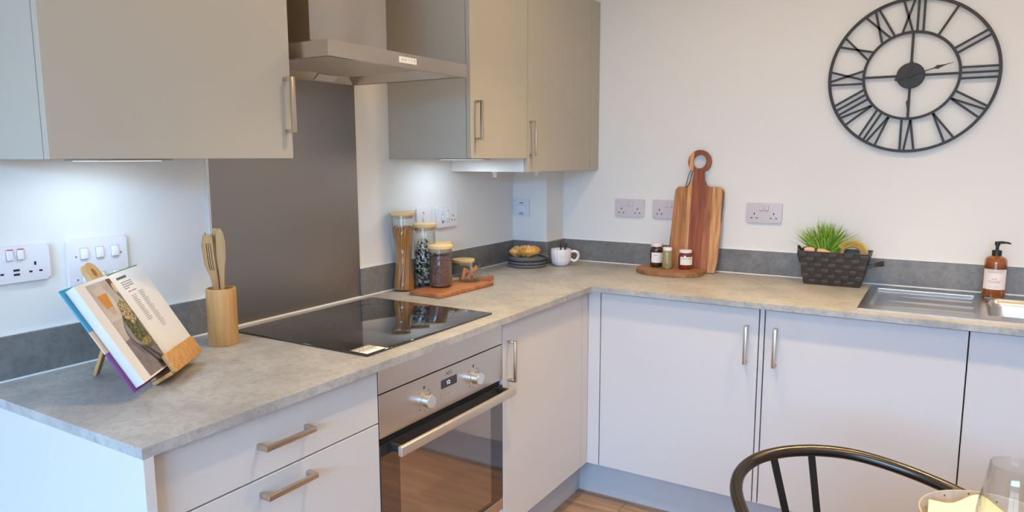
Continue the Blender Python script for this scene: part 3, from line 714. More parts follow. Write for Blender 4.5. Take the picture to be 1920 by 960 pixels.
# round plank with three jars
pk = [(.655, -.15), (.664, -.10), (.695, -.066), (.735, -.062), (.765, -.103), (.90, -.103), (.945, -.115), (.958, -.16), (.95, -.215), (.905, -.258), (.84, -.276), (.76, -.272), (.70, -.245), (.665, -.20)]
b = bmesh.new(); prism(b, smooth_poly(pk, 5), H+.0006, H+.0206, bev=.002)
solo('serving_plank', b, PLANKM, 'low rounded wooden plank holding three small jars in front of the chopping board', 'serving board', (.8, -.17, H), angle=50)
PZ = H+.0208
def small_jar(name, label, x, y, r, h, gm, lidm, lab=None, lr=1.0, txt=None, labz=(.2, .62), sub=None):
    t = thing(name, label, 'jar', (x, y, PZ))
    obj('glass_body', lathe(bmesh.new(), [(0, 0), (r*.86, 0), (r*.97, .004), (r, .010), (r, h*.72), (r*.93, h*.80), (r*.82, h*.84), (r*.82, h*.88), (0, h*.88)], seg=40), gm, t)
    obj('lid', lathe(bmesh.new(), [(0, h*.86), (r*.90*lr, h*.86), (r*.92*lr, h*.87), (r*.92*lr, h*.975), (r*.86*lr, h), (0, h)], seg=40), lidm, t)
    if lab:
        z0, z1 = labz[0]*h, labz[1]*h; rr = r+.0005
        # label wraps the camera side
        b = bmesh.new(); a0 = math.radians(-58-62); n = 24; P_ = []
        for k in range(n+1):
            a = a0+math.radians(124)*k/n; P_.append([b.verts.new((q*math.cos(a), q*math.sin(a), z)) for q, z in ((rr, z0), (rr, z1), (rr-.0003, z1), (rr-.0003, z0))])
        for A_, B_ in zip(P_, P_[1:]):
            for k in range(4): b.faces.new((A_[k], A_[(k+1) % 4], B_[(k+1) % 4], B_[k]))
        b.faces.new(P_[0]); b.faces.new(P_[-1])
        lo = obj('label', b, lab, t)
        b = bmesh.new()
        for s, sz, zf, am in (txt or []):
            tb = text_bm(s, sz)
            for v in tb.verts:
                a = math.radians(-62+am)+v.co.x/rr; v.co = Vector(((rr+.0004+v.co.z*.3)*math.cos(a), (rr+.0004+v.co.z*.3)*math.sin(a), z0+(z1-z0)*zf+v.co.y))
            merge(b, tb)
        if txt: obj('label_lettering', b, mat('ink', (.05, .05, .06), .5) if 'ink' not in bpy.data.materials else bpy.data.materials['ink'], lo, smooth=False)
    return t
LABW = mat('paper_label', (.80, .78, .78), .6)
LIDW = mat('lid_white', (.68, .62, .68), .35)
small_jar('jam_jar', 'tall dark brown jam jar with a white label, leftmost on the plank', .7354, -.1386, .0278, .1077, mat('jam_dark', (.045, .012, .004), .06, coat=.8), LIDW, LABW, 1.0, [('JAM', .0085, .74, -14), ('No.', .004, .5, -14), ('- - - - - -', .004, .28, 0)])
small_jar('spice_jar', 'slim jar of dried green herbs, between the two labelled jars', .7978, -.1705, .0225, .095, mat('dried_herbs', (.12, .10, .035), .25, noise=((.42, .36, .17), 260, 4, .35, .65), coat=.9), mat('lid_cream', (.75, .70, .72), .35))
small_jar('chutney_jar', 'squat red-brown chutney jar with a white lid and label, rightmost on the plank', .8674, -.1329, .0299, .0844, mat('chutney_red', (.16, .022, .006), .06, coat=.8), mat('lid_white_plain', (.74, .70, .70), .35), mat('label_cream', (.80, .77, .68), .6), 1.0, [('TOMATO RELISH', .0068, .78, -2), ('- - - - - - - -', .0035, .5, 0), ('- - - -', .004, .18, 0)], labz=(.24, .66))

# ------------------------------------------------------------ storage jars
def glass_shell(prof_out, th_=.0022, floor_=.004):
    """closed glass vessel from outer profile [(r,z)...] bottom->top"""
    inn = [(max(r-th_, .001), z) for r, z in prof_out[::-1] if z > floor_+.001]
    return [(0, prof_out[0][1])]+prof_out+inn+[(inn[-1][0]*.97, floor_), (0, floor_)]
def hourglass(h, r):
    o = []
    for k in range(25):
        z = h*k/24; f = z/h
        rr = r*(1-.26*math.sin(PI*min(max((f-.06)/.80, 0), 1))**1.6) if f < .86 else r
        o.append((rr, z))
    o[0] = (r*.94, 0); o.insert(1, (r*.99, .003)); return o
def cyl_prof(h, r): return [(r*.93, 0), (r*.985, .0025), (r, .007), (r, h)]
def storage_jar(label, x, y, z, r, h, prof, lid=True, lidr=None):
    t = thing('storage_jar', label, 'jar', (x, y, z))
    obj('glass_body', lathe(bmesh.new(), glass_shell(prof), seg=56), GLASS, t, angle=50)
    if lid:
        lr = lidr or r*1.08
        lo = obj('lid', lathe(bmesh.new(), [(0, h+.001), (lr*.98, h+.001), (lr, h+.003), (lr, h+.012), (lr*.97, h+.014), (0, h+.014)], seg=56), BAMLID, t)
        obj('lid_plug', lathe(bmesh.new(), [(0, h-.012), (r*.90, h-.012), (r*.93, h-.010), (r*.93, h+.0008), (0, h+.0008)], seg=48), mat('lid_seal', (.52, .40, .28), .5) if 'lid_seal' not in bpy.data.materials else bpy.data.materials['lid_seal'], lo)
    return t
CZ = H+.0158   # top of the small board
# small acacia board under two of the jars
bp_ = [(.1405, -1.150), (.280, -1.1515), (.2865, -1.146), (.3015, -.822), (.296, -.814), (.283, -.816), (.2405, -.835), (.232, -.80), (.2335, -.716), (.226, -.702), (.214, -.704), (.172, -.775), (.150, -.83), (.1345, -.90), (.1345, -1.145)]
b = bmesh.new(); prism(b, bp_, H+.0006, CZ, bev=.002)
solo('serving_board', b, ACACIA, 'reddish acacia board with a forked handle end under the coffee bean jar', 'serving board', (.21, -.95, H), angle=50)
storage_jar('tallest hourglass glass jar with bamboo lid, full of spaghetti', .0555, -1.0796, H+.0006, .0438, .292, hourglass(.292, .0438))
storage_jar('tall straight glass jar of striped pasta with bamboo lid', .0856, -.9873, H+.0006, .0433, .240, cyl_prof(.240, .0433))
storage_jar('medium glass jar full of coffee beans with bamboo lid, on the acacia board', .182, -1.0129, CZ+.0004, .0454, .148, cyl_prof(.148, .0454))
storage_jar('open glass jar of cinnamon sticks without its lid, on the acacia board', .2086, -.8531, CZ+.0004, .0453, .070, cyl_prof(.070, .0453), lid=False)
storage_jar('medium lidded glass jar mostly hidden behind the coffee bean jar', .0655, -.857, H+.0006, .0454, .152, cyl_prof(.152, .0454))
storage_jar('low lidded glass jar behind the cinnamon jar, near the wall', .0665, -.695, H+.0006, .0455, .062, cyl_prof(.062, .0455), lidr=.0485)
# spaghetti
b = bmesh.new(); SPAG = mat('spaghetti', (.55, .22, .045), .5, noise=((.72, .34, .09), (60, 60, 4), 3, .3, .7))
hf = hourglass(.292, .0438)
def rad_at(z):
    for (r0, z0), (r1, z1) in zip(hf, hf[1:]):
        if z0 <= z <= z1: return r0+(r1-r0)*(z-z0)/(z1-z0+1e-9)
    return hf[-1][0]
rings_ = [(.985, 62), (.90, 56), (.80, 40)]
for f, n in rings_:
    for k in range(n):
        a0 = 2*PI*k/n+random.uniform(-.04, .04); tw = random.uniform(.5, .95); top = .245+random.uniform(-.008, .006); pts = []
        for s in range(13):
            z = .0055+(top-.0055)*s/12; R = (rad_at(z)-.0042)*f; a = a0+tw*(s/12-.5); pts.append((R*math.cos(a), R*math.sin(a), z))
        n0 = len(b.faces); tube(b, pts, .00135, 5); b.faces.ensure_lookup_table(); mi_ = 1 if random.random() < .35 else 0
        for f_ in b.faces[n0:]: f_.material_index = mi_
lathe(b, [(0, .0055)]+[((rad_at(.0055+.225*k/16)-.0065)*.90, .0055+.225*k/16) for k in range(17)]+[(0, .23)], seg=24)
bmesh.ops.transform(b, matrix=Matrix.Translation((.0555, -1.0796, H+.0006)), verts=b.verts)
solo('spaghetti', b, [SPAG, mat('spaghetti_dark', (.30, .10, .02), .5)], 'bundle of dry spaghetti filling the hourglass jar', 'pasta', (.0555, -1.0796, H+.006), kind='stuff')
# striped pasta curls
b = bmesh.new(); R = .0395
lathe(b, [(0, .006), (R-.013, .006), (R-.013, .160), (0, .165)], seg=20)
for k in range(300):
    a = random.uniform(0, 2*PI); z = random.uniform(.020, .185); rr = R-.008 if z < .165 else random.uniform(0, R-.010)
    c = Vector((rr*math.cos(a), rr*math.sin(a), z)); ra = random.uniform(.007, .012)
    ax = Vector((random.gauss(0, 1), random.gauss(0, 1), random.gauss(0, 1))).normalized()
    o_ = ax.orthogonal().normalized(); q_ = ax.cross(o_); pts = []; span = random.uniform(1.6, 3.4)
    for s in range(8):
        an = span*(s/7-.5); p_ = c+(o_*(math.cos(an)-.6)+q_*math.sin(an))*ra
        d = math.hypot(p_.x, p_.y)
        if d > R-.0030: p_.x *= (R-.0030)/d; p_.y *= (R-.0030)/d
        pts.append(p_)
    n0 = len(b.faces); tube(b, pts, .0027, 6)
    b.faces.ensure_lookup_table()
    mi = 1 if random.random() < .68 else 0
    for f_ in b.faces[n0:]: f_.material_index = mi
bmesh.ops.transform(b, matrix=Matrix.Translation((.0856, -.9873, H+.0006)), verts=b.verts)
solo('striped_pasta', b, [mat('pasta_black', (.035, .028, .022), .4), mat('pasta_cream', (.70, .62, .48), .5)], 'black and cream pasta curls filling the tall straight jar', 'pasta', (.0856, -.9873, H+.006), kind='stuff')
# coffee beans
def beans(x, y, z, h, R, n, m_, label, name):
    b = bmesh.new(); lathe(b, [(0, .006), (R-.0035, .006), (R-.0035, h-.006), (0, h-.004)], seg=24)
    base = bmesh.new(); bmesh.ops.create_icosphere(base, subdivisions=1, radius=1); base.verts.index_update(); base.verts.ensure_lookup_table()
    bv = [v.co.copy() for v in base.verts]; bf = [[v.index for v in f.verts] for f in base.faces]; base.free()
    for k in range(n):
        a = random.uniform(0, 2*PI); zz = random.uniform(.010, h); rr = R-.0036
        if random.random() < .16: zz = h-.003+random.uniform(0, .004); rr = R*.9*math.sqrt(random.random())
        Mx = Matrix.Translation((rr*math.cos(a), rr*math.sin(a), zz))@Matrix.Rotation(a, 4, 'Z')@Matrix.Rotation(random.uniform(0, 3), 4, 'X')@Matrix.Diagonal((.0026, .0048, .0034, 1))
        vs_ = [b.verts.new(Mx@v) for v in bv]
        for f in bf: b.faces.new([vs_[i] for i in f])
    bmesh.ops.transform(b, matrix=Matrix.Translation((x, y, z)), verts=b.verts)
    return solo(name, b, m_, label, 'coffee', (x, y, z+.006), kind='stuff')
BEAN = mat('coffee_bean', (.085, .032, .022), .4, noise=((.27, .12, .08), 160, 3, .35, .65))
beans(.182, -1.0129, CZ+.0004, .118, .0425, 900, BEAN, 'roasted coffee beans filling the medium jar on the acacia board', 'coffee_beans')
beans(.0655, -.857, H+.0006, .095, .0425, 500, mat('lentil', (.09, .05, .03), .6), 'dark lentils in the half-hidden jar behind the coffee jar', 'lentils')
# cinnamon
CIN = mat('cinnamon', (.34, .115, .035), .6, noise=((.55, .24, .09), (80, 80, 20), 3, .3, .7))
cin = [((-.028, -.012, .008), (-.020, .010, .046)), ((-.018, -.026, .008), (-.026, .004, .05)), ((.000, -.030, .010), (.026, .016, .052)), ((.012, -.024, .010), (.020, .020, .060)), ((.026, -.012, .012), (-.004, .020, .052)), ((-.004, -.022, .010), (.028, -.010, .044)), ((-.012, .020, .010), (.024, -.018, .030))]
cl = ['leftmost, nearly upright', 'second from the left, leaning', 'long and leaning right', 'tallest, reaching toward the rim', 'leaning back to the left', 'leaning out to the right', 'lying low across the others']
for (p0, p1), s in zip(cin, cl):
    b = bmesh.new(); o0 = Vector((.2086, -.8531, CZ)); A_, B_ = o0+Vector(p0), o0+Vector(p1); d = (B_-A_).normalized(); pr = d.orthogonal().normalized()
    for sg in (-1, 1): tube(b, [A_+pr*sg*.0028, (A_+B_)/2+pr*sg*.0032, B_+pr*sg*.0028], .0032, 10)
    solo('cinnamon_stick', b, CIN, 'cinnamon stick in the open jar, '+s, 'cinnamon', tuple(A_), group='cinnamon sticks in the open jar')

# ------------------------------------------------------------ utensil tub
TX, TY, TR, TH = .1477, -1.9661, .0397, .157
t = solo('utensil_holder', lathe(bmesh.new(), [(0, 0), (TR-.001, 0), (TR, .002), (TR, TH-.001), (TR-.001, TH), (TR-.0055, TH), (TR-.006, TH-.001), (TR-.006, .008), (0, .008)], (TX, TY, H+.0005), 64), BAMBOO, 'round bamboo utensil holder standing left of the hob', 'utensil holder', (TX, TY, H))
RV = Vector((math.cos(YAW), math.sin(YAW), 0)); FV = Vector((-math.sin(YAW), math.cos(YAW), 0))
def utensil(name, label, prof, base, top_dx, depth, L, slots=0, yawoff=0, thick=.0045, bend=0):
    """prof: [(f, halfwidth, bendoffset)] along the length, laid in a plane facing the room"""
    rv = (Matrix.Rotation(yawoff, 3, 'Z')@RV); fv = rv.cross(Vector((0, 0, 1)))*-1
    o_ = Vector((TX, TY, H+.0095))+RV*base+FV*depth
    n = 36; m_ = 9 if slots else 7; b = bmesh.new()
    def wid(f):
        for (f0, w0, o0), (f1, w1, o1) in zip(prof, prof[1:]):
            if f0 <= f <= f1:
                s = (f-f0)/(f1-f0); s2 = s*s*(3-2*s); return w0+(w1-w0)*s2, o0+(o1-o0)*s2
        return prof[-1][1], prof[-1][2]
    fs = [i/n for i in range(n-2)]+[.965, .98, .992, 1.0]
    def F(u_, f, w_):
        hw, off = wid(f)
        return o_+RV*(top_dx*f+off)+Vector((0, 0, L*f))+rv*(hw*u_)+fv*(w_+bend*math.sin(PI*f)*.01)
    usl = [-1+2*i/m_ for i in range(m_+1)]
    keepf = (lambda i, j: not (i in (2, 4, 6) and .66 < fs[j] < .90)) if slots else (lambda i, j: True)
    cells(b, usl, fs, keepf, -thick/2, thick/2, F)
    bmesh.ops.remove_doubles(b, verts=b.verts, dist=1e-6)
    return solo(name, b, UTEN, label, 'utensil', tuple(o_), angle=50)
utensil('wooden_spatula', 'curved wooden spatula leaning furthest left in the bamboo holder', [(0, .006, 0), (.55, .006, 0), (.72, .0085, -.008), (.88, .0085, -.006), (.95, .006, -.002), (1, .0012, .002)], .004, -.043, .006, .300, yawoff=-.15)
utensil('slotted_turner', 'slotted wooden turner in front of the other tools in the holder', [(0, .006, 0), (.5, .0065, 0), (.60, .010, -.002), (.74, .0135, -.005), (.92, .0135, -.004), (.975, .0100, -.001), (1, .004, 0)], .006, -.026, -.010, .298, slots=3, yawoff=-.1)
utensil('wooden_spoon', 'oval wooden spoon standing highest at the right of the holder', [(0, .006, 0), (.52, .006, 0), (.62, .0075, 0), (.76, .0125, .001), (.88, .0128, .001), (.96, .0095, 0), (1, .003, 0)], .004, .006, -.008, .313, bend=.4)
utensil('wooden_fork', 'wooden utensil at the back of the holder, only its tip showing', [(0, .006, 0), (.55, .006, 0), (.70, .011, 0), (.93, .0115, 0), (1, .007, 0)], .004, -.016, .016, .311)

# ------------------------------------------------------------ cookbook on its stand
BL = Vector((.40433, -2.37906, .93)); bw = Vector((-.59886, .80086, 0)); bu = Vector((-.41219, -.30822, .85738)); bm_ = bw.cross(bu).normalized(); bu = bm_.cross(bw).normalized()
MB = frame(BL, bw, bu, bm_)
W_, HB = .373, .257
t = thing('cookbook', 'open hardback cookbook with a food photograph, propped on the bamboo stand', 'book', tuple(BL+bw*.18))
def bk(name, b, m_, par=t, **k):
    bmesh.ops.transform(b, matrix=MB, verts=b.verts); return obj(name, b, m_, par, world=True, **k)
cov = [mat('cover_blue', (.03, .30, .52), .35), mat('cover_sand', (.62, .48, .36), .4), mat('cover_purple', (.16, .04, .22), .4), mat('cover_green', (.10, .22, .06), .4)]
b = bmesh.new()
for z0, z1, i in ((0, .10, 2), (.10, .155, 1), (.155, HB, 0)):
    tt = box(0, .185, z0, z1, 0, .0028); merge(b, tt, None, i)
tt = box(.185, W_, 0, HB, 0, .0028); merge(b, tt, None, 3)
bk('cover', b, cov, smooth=False)
PAGE = mat('page_paper', (.80, .79, .80), .55); EDGE = mat('page_edges', (.80, .78, .74), .7, noise=((.60, .56, .50), (2, 2, 2), 1, .1, .9))
def zsurf(s, left):   # page surface height along its width from the gutter
    d = s
    base = .021 if left else .014
    return .005+base*(1-math.exp(-d/.012))-(.0 if left else .004*(d/.17))+.002*math.sin(PI*min(d/.17, 1))
G = .186
for nm, left in (('left_pages', True), ('right_pages', False)):
    b = bmesh.new(); n = 26; sec = []
    for k in range(n+1):
        s = .0005+(.174)*k/n; x = G-s if left else G+s; z = zsurf(s, left)
        x0 = x+(.004*k/n if left else -.004*k/n)
        sec.append([b.verts.new((x0, .006, .0032)), b.verts.new((x, .006, z)), b.verts.new((x, HB-.006, z)), b.verts.new((x0, HB-.006, .0032))])
    for A_, B_ in zip(sec, sec[1:]):
        for k in range(4):
            f = b.faces.new((A_[k], A_[(k+1) % 4], B_[(k+1) % 4], B_[k])); f.material_index = 0 if k == 1 else 1
    for e_ in (sec[0], sec[-1]): b.faces.new(e_).material_index = 1
    pg = bk(nm, b, [PAGE, EDGE], angle=30)
    if left: lpage = pg
    else: rpage = pg
PH = {}
def ink(name, c, **k):
    if name not in PH: PH[name] = mat(name, c, .5, **k)
    return PH[name]
def on_page(poly, lift, left=True):
    """flat printed shape: poly in (x,y) page metres, draped on the page"""
    b = bmesh.new()
    vs_ = [b.verts.new((x, y, 0)) for x, y in poly]; b.faces.new(vs_)
    for _ in range(2):
        bmesh.ops.triangulate(b, faces=b.faces)
    xs = [p[0] for p in poly]
    x = min(xs)+.008
    while x < max(xs):
        g_ = b.verts[:]+b.edges[:]+b.faces[:]; bmesh.ops.bisect_plane(b, geom=g_, plane_co=(x, 0, 0), plane_no=(1, 0, 0)); x += .008
    for v in b.verts: v.co.z = zsurf(abs(v.co.x-G), left)+lift
    return b
def ell(cx, cy, rx, ry, a=0, n=28, f=None):
    o = []
    for k in range(n):
        q = 2*PI*k/n; s = f(q) if f else 1; x, y = rx*s*math.cos(q), ry*s*math.sin(q)
        o.append((cx+x*math.cos(a)-y*math.sin(a), cy+x*math.sin(a)+y*math.cos(a)))
    return o
x0, x1, y0, y1 = .048, .182, .010, .243
photo = bk('food_photograph', on_page([(x0, y0), (x1, y0), (x1, y1), (x0, y1)], .0003), ink('photo_ground', (.42, .36, .33), noise=((.58, .53, .50), 14, 4, .35, .65)), lpage, smooth=False)
shapes = [
 ([(x0, y0), (x1, y0), (x1, .085), (.12, .11), (x0, .10)], ink('photo_mauve', (.17, .145, .16), noise=((.26, .225, .24), 22, 4, .35, .65))),
 ([(x0, .15), (.105, .15), (.115, .195), (.10, y1), (x0, y1)], ink('photo_pale', (.50, .43, .41), noise=((.62, .58, .55), 12, 3, .35, .65))),
 ([(.060, .215), (.100, .218), (.101, .232), (.061, .230)], ink('photo_glass', (.60, .50, .45))),
 ([(.066, .180), (.094, .176), (.103, .214), (.060, .213)], ink('photo_orange', (.62, .27, .05))),
 (ell(.083, .172, .012, .010), ink('photo_glassbase', (.55, .42, .33))),
 ([(.142, .205), (.166, .203), (.181, .160), (.176, .155)], ink('photo_olive', (.23, .17, .09))),
 ([(.138, .243), (.168, .243), (.170, .212), (.154, .203), (.140, .218)], ink('photo_brown', (.14, .06, .035))),
 (ell(.156, .219, .013, .012, .4), ink('photo_cream', (.66, .50, .32))),
 (ell(.126, .108, .054, .046, .15), ink('photo_plate', (.12, .11, .115))),
 (ell(.125, .112, .049, .041, .15), ink('photo_plate_in', (.28, .27, .275))),
 (ell(.133, .126, .042, .060, -.12, 40, lambda q: 1+.05*math.sin(7*q)+.04*math.sin(11*q)-.18*max(0, math.sin(q))*abs(math.cos(q))), ink('photo_greens', (.05, .055, .022), noise=((.24, .22, .07), 150, 5, .45, .62))),
 (ell(.132, .158, .026, .030, 0, 30, lambda q: 1+.09*math.sin(6*q)), ink('photo_grain', (.13, .07, .035), noise=((.62, .50, .28), 190, 4, .42, .58))),
 (ell(.128, .080, .028, .009, .1), ink('photo_lemon', (.38, .31, .13), noise=((.12, .11, .04), 120, 4, .4, .6))),
 ([(.150, .062), (x1, .055), (x1, .072), (.152, .078)], ink('photo_napkin', (.36, .31, .26), noise=((.22, .18, .16), 60, 3, .4, .6))),
 ([(.088, .074), (.094, .078), (.132, .022), (.128, .017), (.121, .020)], ink('photo_knife', (.055, .05, .06))),
 ([(.104, .072), (.110, .074), (.150, .030), (.147, .024), (.140, .026)], ink('photo_knife', (.055, .05, .06))),
 ([(.066, .094), (.070, .096), (.092, .060), (.088, .058)], ink('photo_fork', (.20, .19, .20))),
]
for i, (pl, m_) in enumerate(shapes):
    bk('printed_shape', on_page(pl, .0004+.00006*i), m_, photo, smooth=False)
def lines(rows, m_, nm):
    b = bmesh.new()
    for xa, xb, y in rows:
        z_ = lambda x: zsurf(abs(x-G), False)+.0004
        n = 5
        for k in range(n):
            a_, c_ = xa+(xb-xa)*k/n, xa+(xb-xa)*(k+.86)/n
            q = [b.verts.new((a_, y, z_(a_))), b.verts.new((c_, y, z_(c_))), b.verts.new((c_, y+.0019, z_(c_))), b.verts.new((a_, y+.0019, z_(a_)))]; b.faces.new(q)
    bk(nm, b, m_, rpage, smooth=False)
INK1 = mat('ink_dark', (.12, .11, .12), .6); INK2 = mat('ink_grey', (.36, .34, .36), .6)
b = bmesh.new(); x = .206
for k in range(10):
    wd_ = random.uniform(.003, .0048); q = [b.verts.new((xx, yy, zsurf(xx-G, False)+.0004)) for xx, yy in ((x, .233), (x+wd_, .233), (x+wd_, .2385+random.uniform(0, .002)), (x, .2385))]; b.faces.new(q); x += wd_+.0008
bk('recipe_title', b, INK1, rpage, smooth=False)
lines([(.210, .262, .223), (.210, .262, .2175), (.210, .262, .212), (.210, .232, .2065)], mat('ink_mid', (.22, .20, .22), .6), 'recipe_intro')
lines([(.216, .228, .1975), (.232, .256, .1975)], RED, 'red_heading')
lines([(.216, .240-(k % 3)*.003, .186-.0052*k) for k in range(14)]+[(.256, .286-(k % 4)*.003, .189-.0052*k) for k in range(20)], INK2, 'recipe_columns')
# stand
t = thing('book_stand', 'bamboo folding cookbook stand with a wide lip', 'book stand', tuple(BL+bw*.2+Vector((0, 0, -.02))))
def sk(name, b, m_, par=t, **k):
    bmesh.ops.transform(b, matrix=MB, verts=b.verts); return obj(name, b, m_, par, world=True, **k)
sk('back_board', box(.118, .255, -.006, .215, -.0135, -.0015, bev=.0015), BAMBOO)
bots, tops = [], []
oc, ih = (.1775, .262), ell(.1775, .272, .009, .011, 0, 20)
oo = [(.150, .215)]+[(oc[0]+.0275*math.cos(math.radians(a)), oc[1]+.010+.0275*math.sin(math.radians(a))) for a in range(180, -1, -15)]+[(.205, .215)]
b = holed(oo, ih, -.0135, -.0015); sk('head_ring', b, BAMBOO)
sk('shelf', box(.1133, .2913, -.0165, -.0075, -.0135, .0375, bev=.0012), BAMBOO)
b = bmesh.new(); prism(b, roundrect(.1133, .2913, -.016, .033, .007, 4), .0378, .0485, bev=.0018); sk('lip', b, BAMLIP)
b = bmesh.new()
f0 = Vector((.1448, -2.317, H+.0005)); top = BL+bw*.1775+bu*.17-bm_*.016
d = (top-f0); zz = d.normalized(); xx = bw; yy = zz.cross(xx).normalized()
tt = bmesh.new(); bm_box(tt, -.011, .011, -.004, .004, .0045, d.length, bev=.001); merge(b, tt, frame(f0, xx, yy, zz))
obj('rear_leg', b, BAMBOO, t, world=True)

# ------------------------------------------------------------ dishes, croissants, mug
DX, DY = .1545, -.2965
DISH = mat('stoneware_grey', (.15, .145, .145), .5)
for k, s in enumerate(('grey stoneware dish at the bottom of the stack in the corner', 'grey stoneware dish in the middle of the stack in the corner', 'grey stoneware dish on top of the stack, holding the croissants')):
    z = H+.0006+k*.0142
    r = .094
    solo('stoneware_dish', lathe(bmesh.new(), [(0, 0), (r*.88, 0), (r*.95, .002), (r*.99, .007), (r, .0125), (r*.985, .0138), (r*.955, .0132), (r*.92, .011), (0, .011)] if k < 2 else [(0, 0), (r*.86, 0), (r*.93, .003), (r*.985, .011), (r, .0215), (r*.975, .0225), (r*.945, .011), (r*.87, .0055), (0, .005)], (DX, DY, z), 64), DISH, s, 'dish', (DX, DY, z), group='stacked stoneware dishes')
b = bmesh.new(); nn = 14
cl_ = Vector((DX+.070, DY+.006, H+.054))
def NF(u_, v_, w_):
    a = Vector((.072*(u_-.5), .085*(v_-.5), 0)); z = .010*math.sin(u_*5+v_*3)+.006*math.cos(v_*7)-.020*max(0, u_-.55)+.004
    return cl_+Matrix.Rotation(.6, 3, 'Z')@a+Vector((0, 0, z*.6+w_))
cells(b, [i/nn for i in range(nn+1)], [i/nn for i in range(nn+1)], lambda i, j: True, 0, .003, NF)
solo('cloth_napkin', b, mat('napkin_grey', (.11, .11, .12), .9), 'dark grey cloth napkin tucked beside the croissants', 'napkin', tuple(cl_))
def croissant(label, c, rot, L, R):
    b = bmesh.new(); pts = []; rr = []
    n = 60
    for k in range(n+1):
        f = k/n; a = (f-.5)*2.3
        pts.append(Vector((L*math.sin(a)*.5, -L*(math.cos(a)-1)*.42, 0)))
        e = math.sin(PI*f)**.75; lay = abs(f-.5)*8; st = (lay % 1)
        rr.append(R*(.16+.84*e)*(.80+.28*(1-st)**1.5))
    tube(b, pts, rr, 22, flat=.86)
    m_ = Matrix.LocRotScale(Vector(c), __import__('mathutils').Euler(rot), None)
    bmesh.ops.transform(b, matrix=m_, verts=b.verts)
    solo('croissant', b, bpy.data.materials['croissant_crust'], label, 'croissant', c, group='croissants in the stoneware dish', angle=60)
cm = mat('croissant_crust', (.56, .22, .03), .38, noise=((.90, .55, .17), (30, 30, 90), 4, .38, .62), bump=(70, .25), coat=.25)
nt = cm.node_tree
croissant('golden croissant lying in front on the grey dishes', (DX+.016, DY-.018, H+.0725), (.25, 0, .35), .112, .031)
croissant('golden croissant at the left, partly under the front one', (DX-.050, DY-.012, H+.066), (.1, .1, 1.75), .092, .027)
MX, MY = .283, -.1995
t = thing('mug', 'white fluted handmade mug with a looped handle, right of the croissants', 'mug', (MX, MY, H))
def flute(a, z): return 1+.022*math.cos(a*18)*(1 if z > .006 else .3)
mp_ = [(0, 0), (.028, 0), (.036, .004), (.044, .018), (.0478, .035), (.0482, .055), (.047, .076), (.0462, .079), (.0435, .0795), (.0425, .076), (.0435, .055), (.042, .035), (.035, .014), (0, .009)]
obj('body', lathe(bmesh.new(), mp_, (0, 0, .0006), 108, lambda a, z: flute(a, z)), mat('glazed_white', (.72, .66, .66), .2, noise=((.82, .78, .77), 30, 3, .35, .65)), t)
b = bmesh.new(); hp = spline([(.046, .0, .064), (.062, 0, .068), (.078, 0, .062), (.083, 0, .048), (.078, 0, .032), (.064, 0, .022), (.045, 0, .030)], 5)
tube(b, hp, .0068, 12, flat=1.5); bmesh.ops.transform(b, matrix=Matrix.Rotation(math.radians(25), 4, 'Z')@Matrix.Translation((0, 0, .001)), verts=b.verts)
obj('handle', b, bpy.data.materials['glazed_white'], t)
for dx, dz, s in ((-.006, .002, 'black handled spoon in the white mug, the left one'), (.024, 0, 'black handled spoon in the white mug, the right slanting one')):
    b = bmesh.new(); top = Vector((MX+dx, MY+.012, H+.108+dz)); bot = Vector((MX+dx*.2, MY-.004, H+.018)); d = top-bot
    tube(b, [bot+d*f for f in (0, .3, .6, .7, .8, .93, 1)], [.0025, .0025, .0028, .0045, .0065, .006, .002], 12, flat=.6)
    solo('spoon', b, BLKMET, s, 'spoon', tuple(bot), group='black spoons in the mug')

# ------------------------------------------------------------ woven basket
BK = mat('woven_strap', (.036, .034, .028), .42)
BK2 = mat('woven_strap_brown', (.062, .040, .038), .42)
bx0, bx1, by0, by1 = 1.362, 1.568, -.142, -.044     # bottom
tx0, tx1, ty0, ty1 = 1.340, 1.598, -.168, -.022     # top
BH = .135
t = thing('woven_basket', 'black woven rectangular basket with strap handles, between board and sink', 'basket', ((bx0+bx1)/2, (by0+by1)/2, H))
def wall(p00, p10, p01, p11, nu, nv, nrm, nm):
    """woven wall of over-under straps"""
    b = bmesh.new(); p00, p10, p01, p11, nrm = map(Vector, (p00, p10, p01, p11, nrm))
    for i in range(nu):
        for j in range(nv):
            u0, u1, v0, v1 = i/nu, (i+1)/nu, j/nv, (j+1)/nv; over = (i+j) % 2
            def P_(u_, v_): return (p00*(1-u_)+p10*u_)*(1-v_)+(p01*(1-u_)+p11*u_)*v_
            N = 4; V_ = []
            for a in range(N+1):
                row = []
                for c in range(N+1):
                    uu, vv = u0+(u1-u0)*(a/N*.94+.03), v0+(v1-v0)*(c/N*.94+.03)
                    s = math.sin(PI*(c/N if over else a/N)); h_ = .0017*s**.5
                    row.append(b.verts.new(P_(uu, vv)+nrm*h_))
                V_.append(row)
            for a in range(N):
                for c in range(N):
                    f = b.faces.new((V_[a][c], V_[a+1][c], V_[a+1][c+1], V_[a][c+1])); f.material_index = over
    q = [b.verts.new(v-nrm*.0005) for v in (p00, p10, p11, p01)]; b.faces.new(q)
    q2 = [b.verts.new(v-nrm*.002) for v in (p00, p10, p11, p01)]; b.faces.new(q2[::-1])
    for k in range(4): b.faces.new((q[k], q[(k+1) % 4], q2[(k+1) % 4], q2[k]))
    return obj(nm, b, [BK, BK2], t, world=True, angle=60)
Z0, Z1 = H+.001, H+BH
wall((bx0, by0, Z0), (bx1, by0, Z0), (tx0, ty0, Z1), (tx1, ty0, Z1), 9, 6, (0, -1, -.15), 'front_panel')
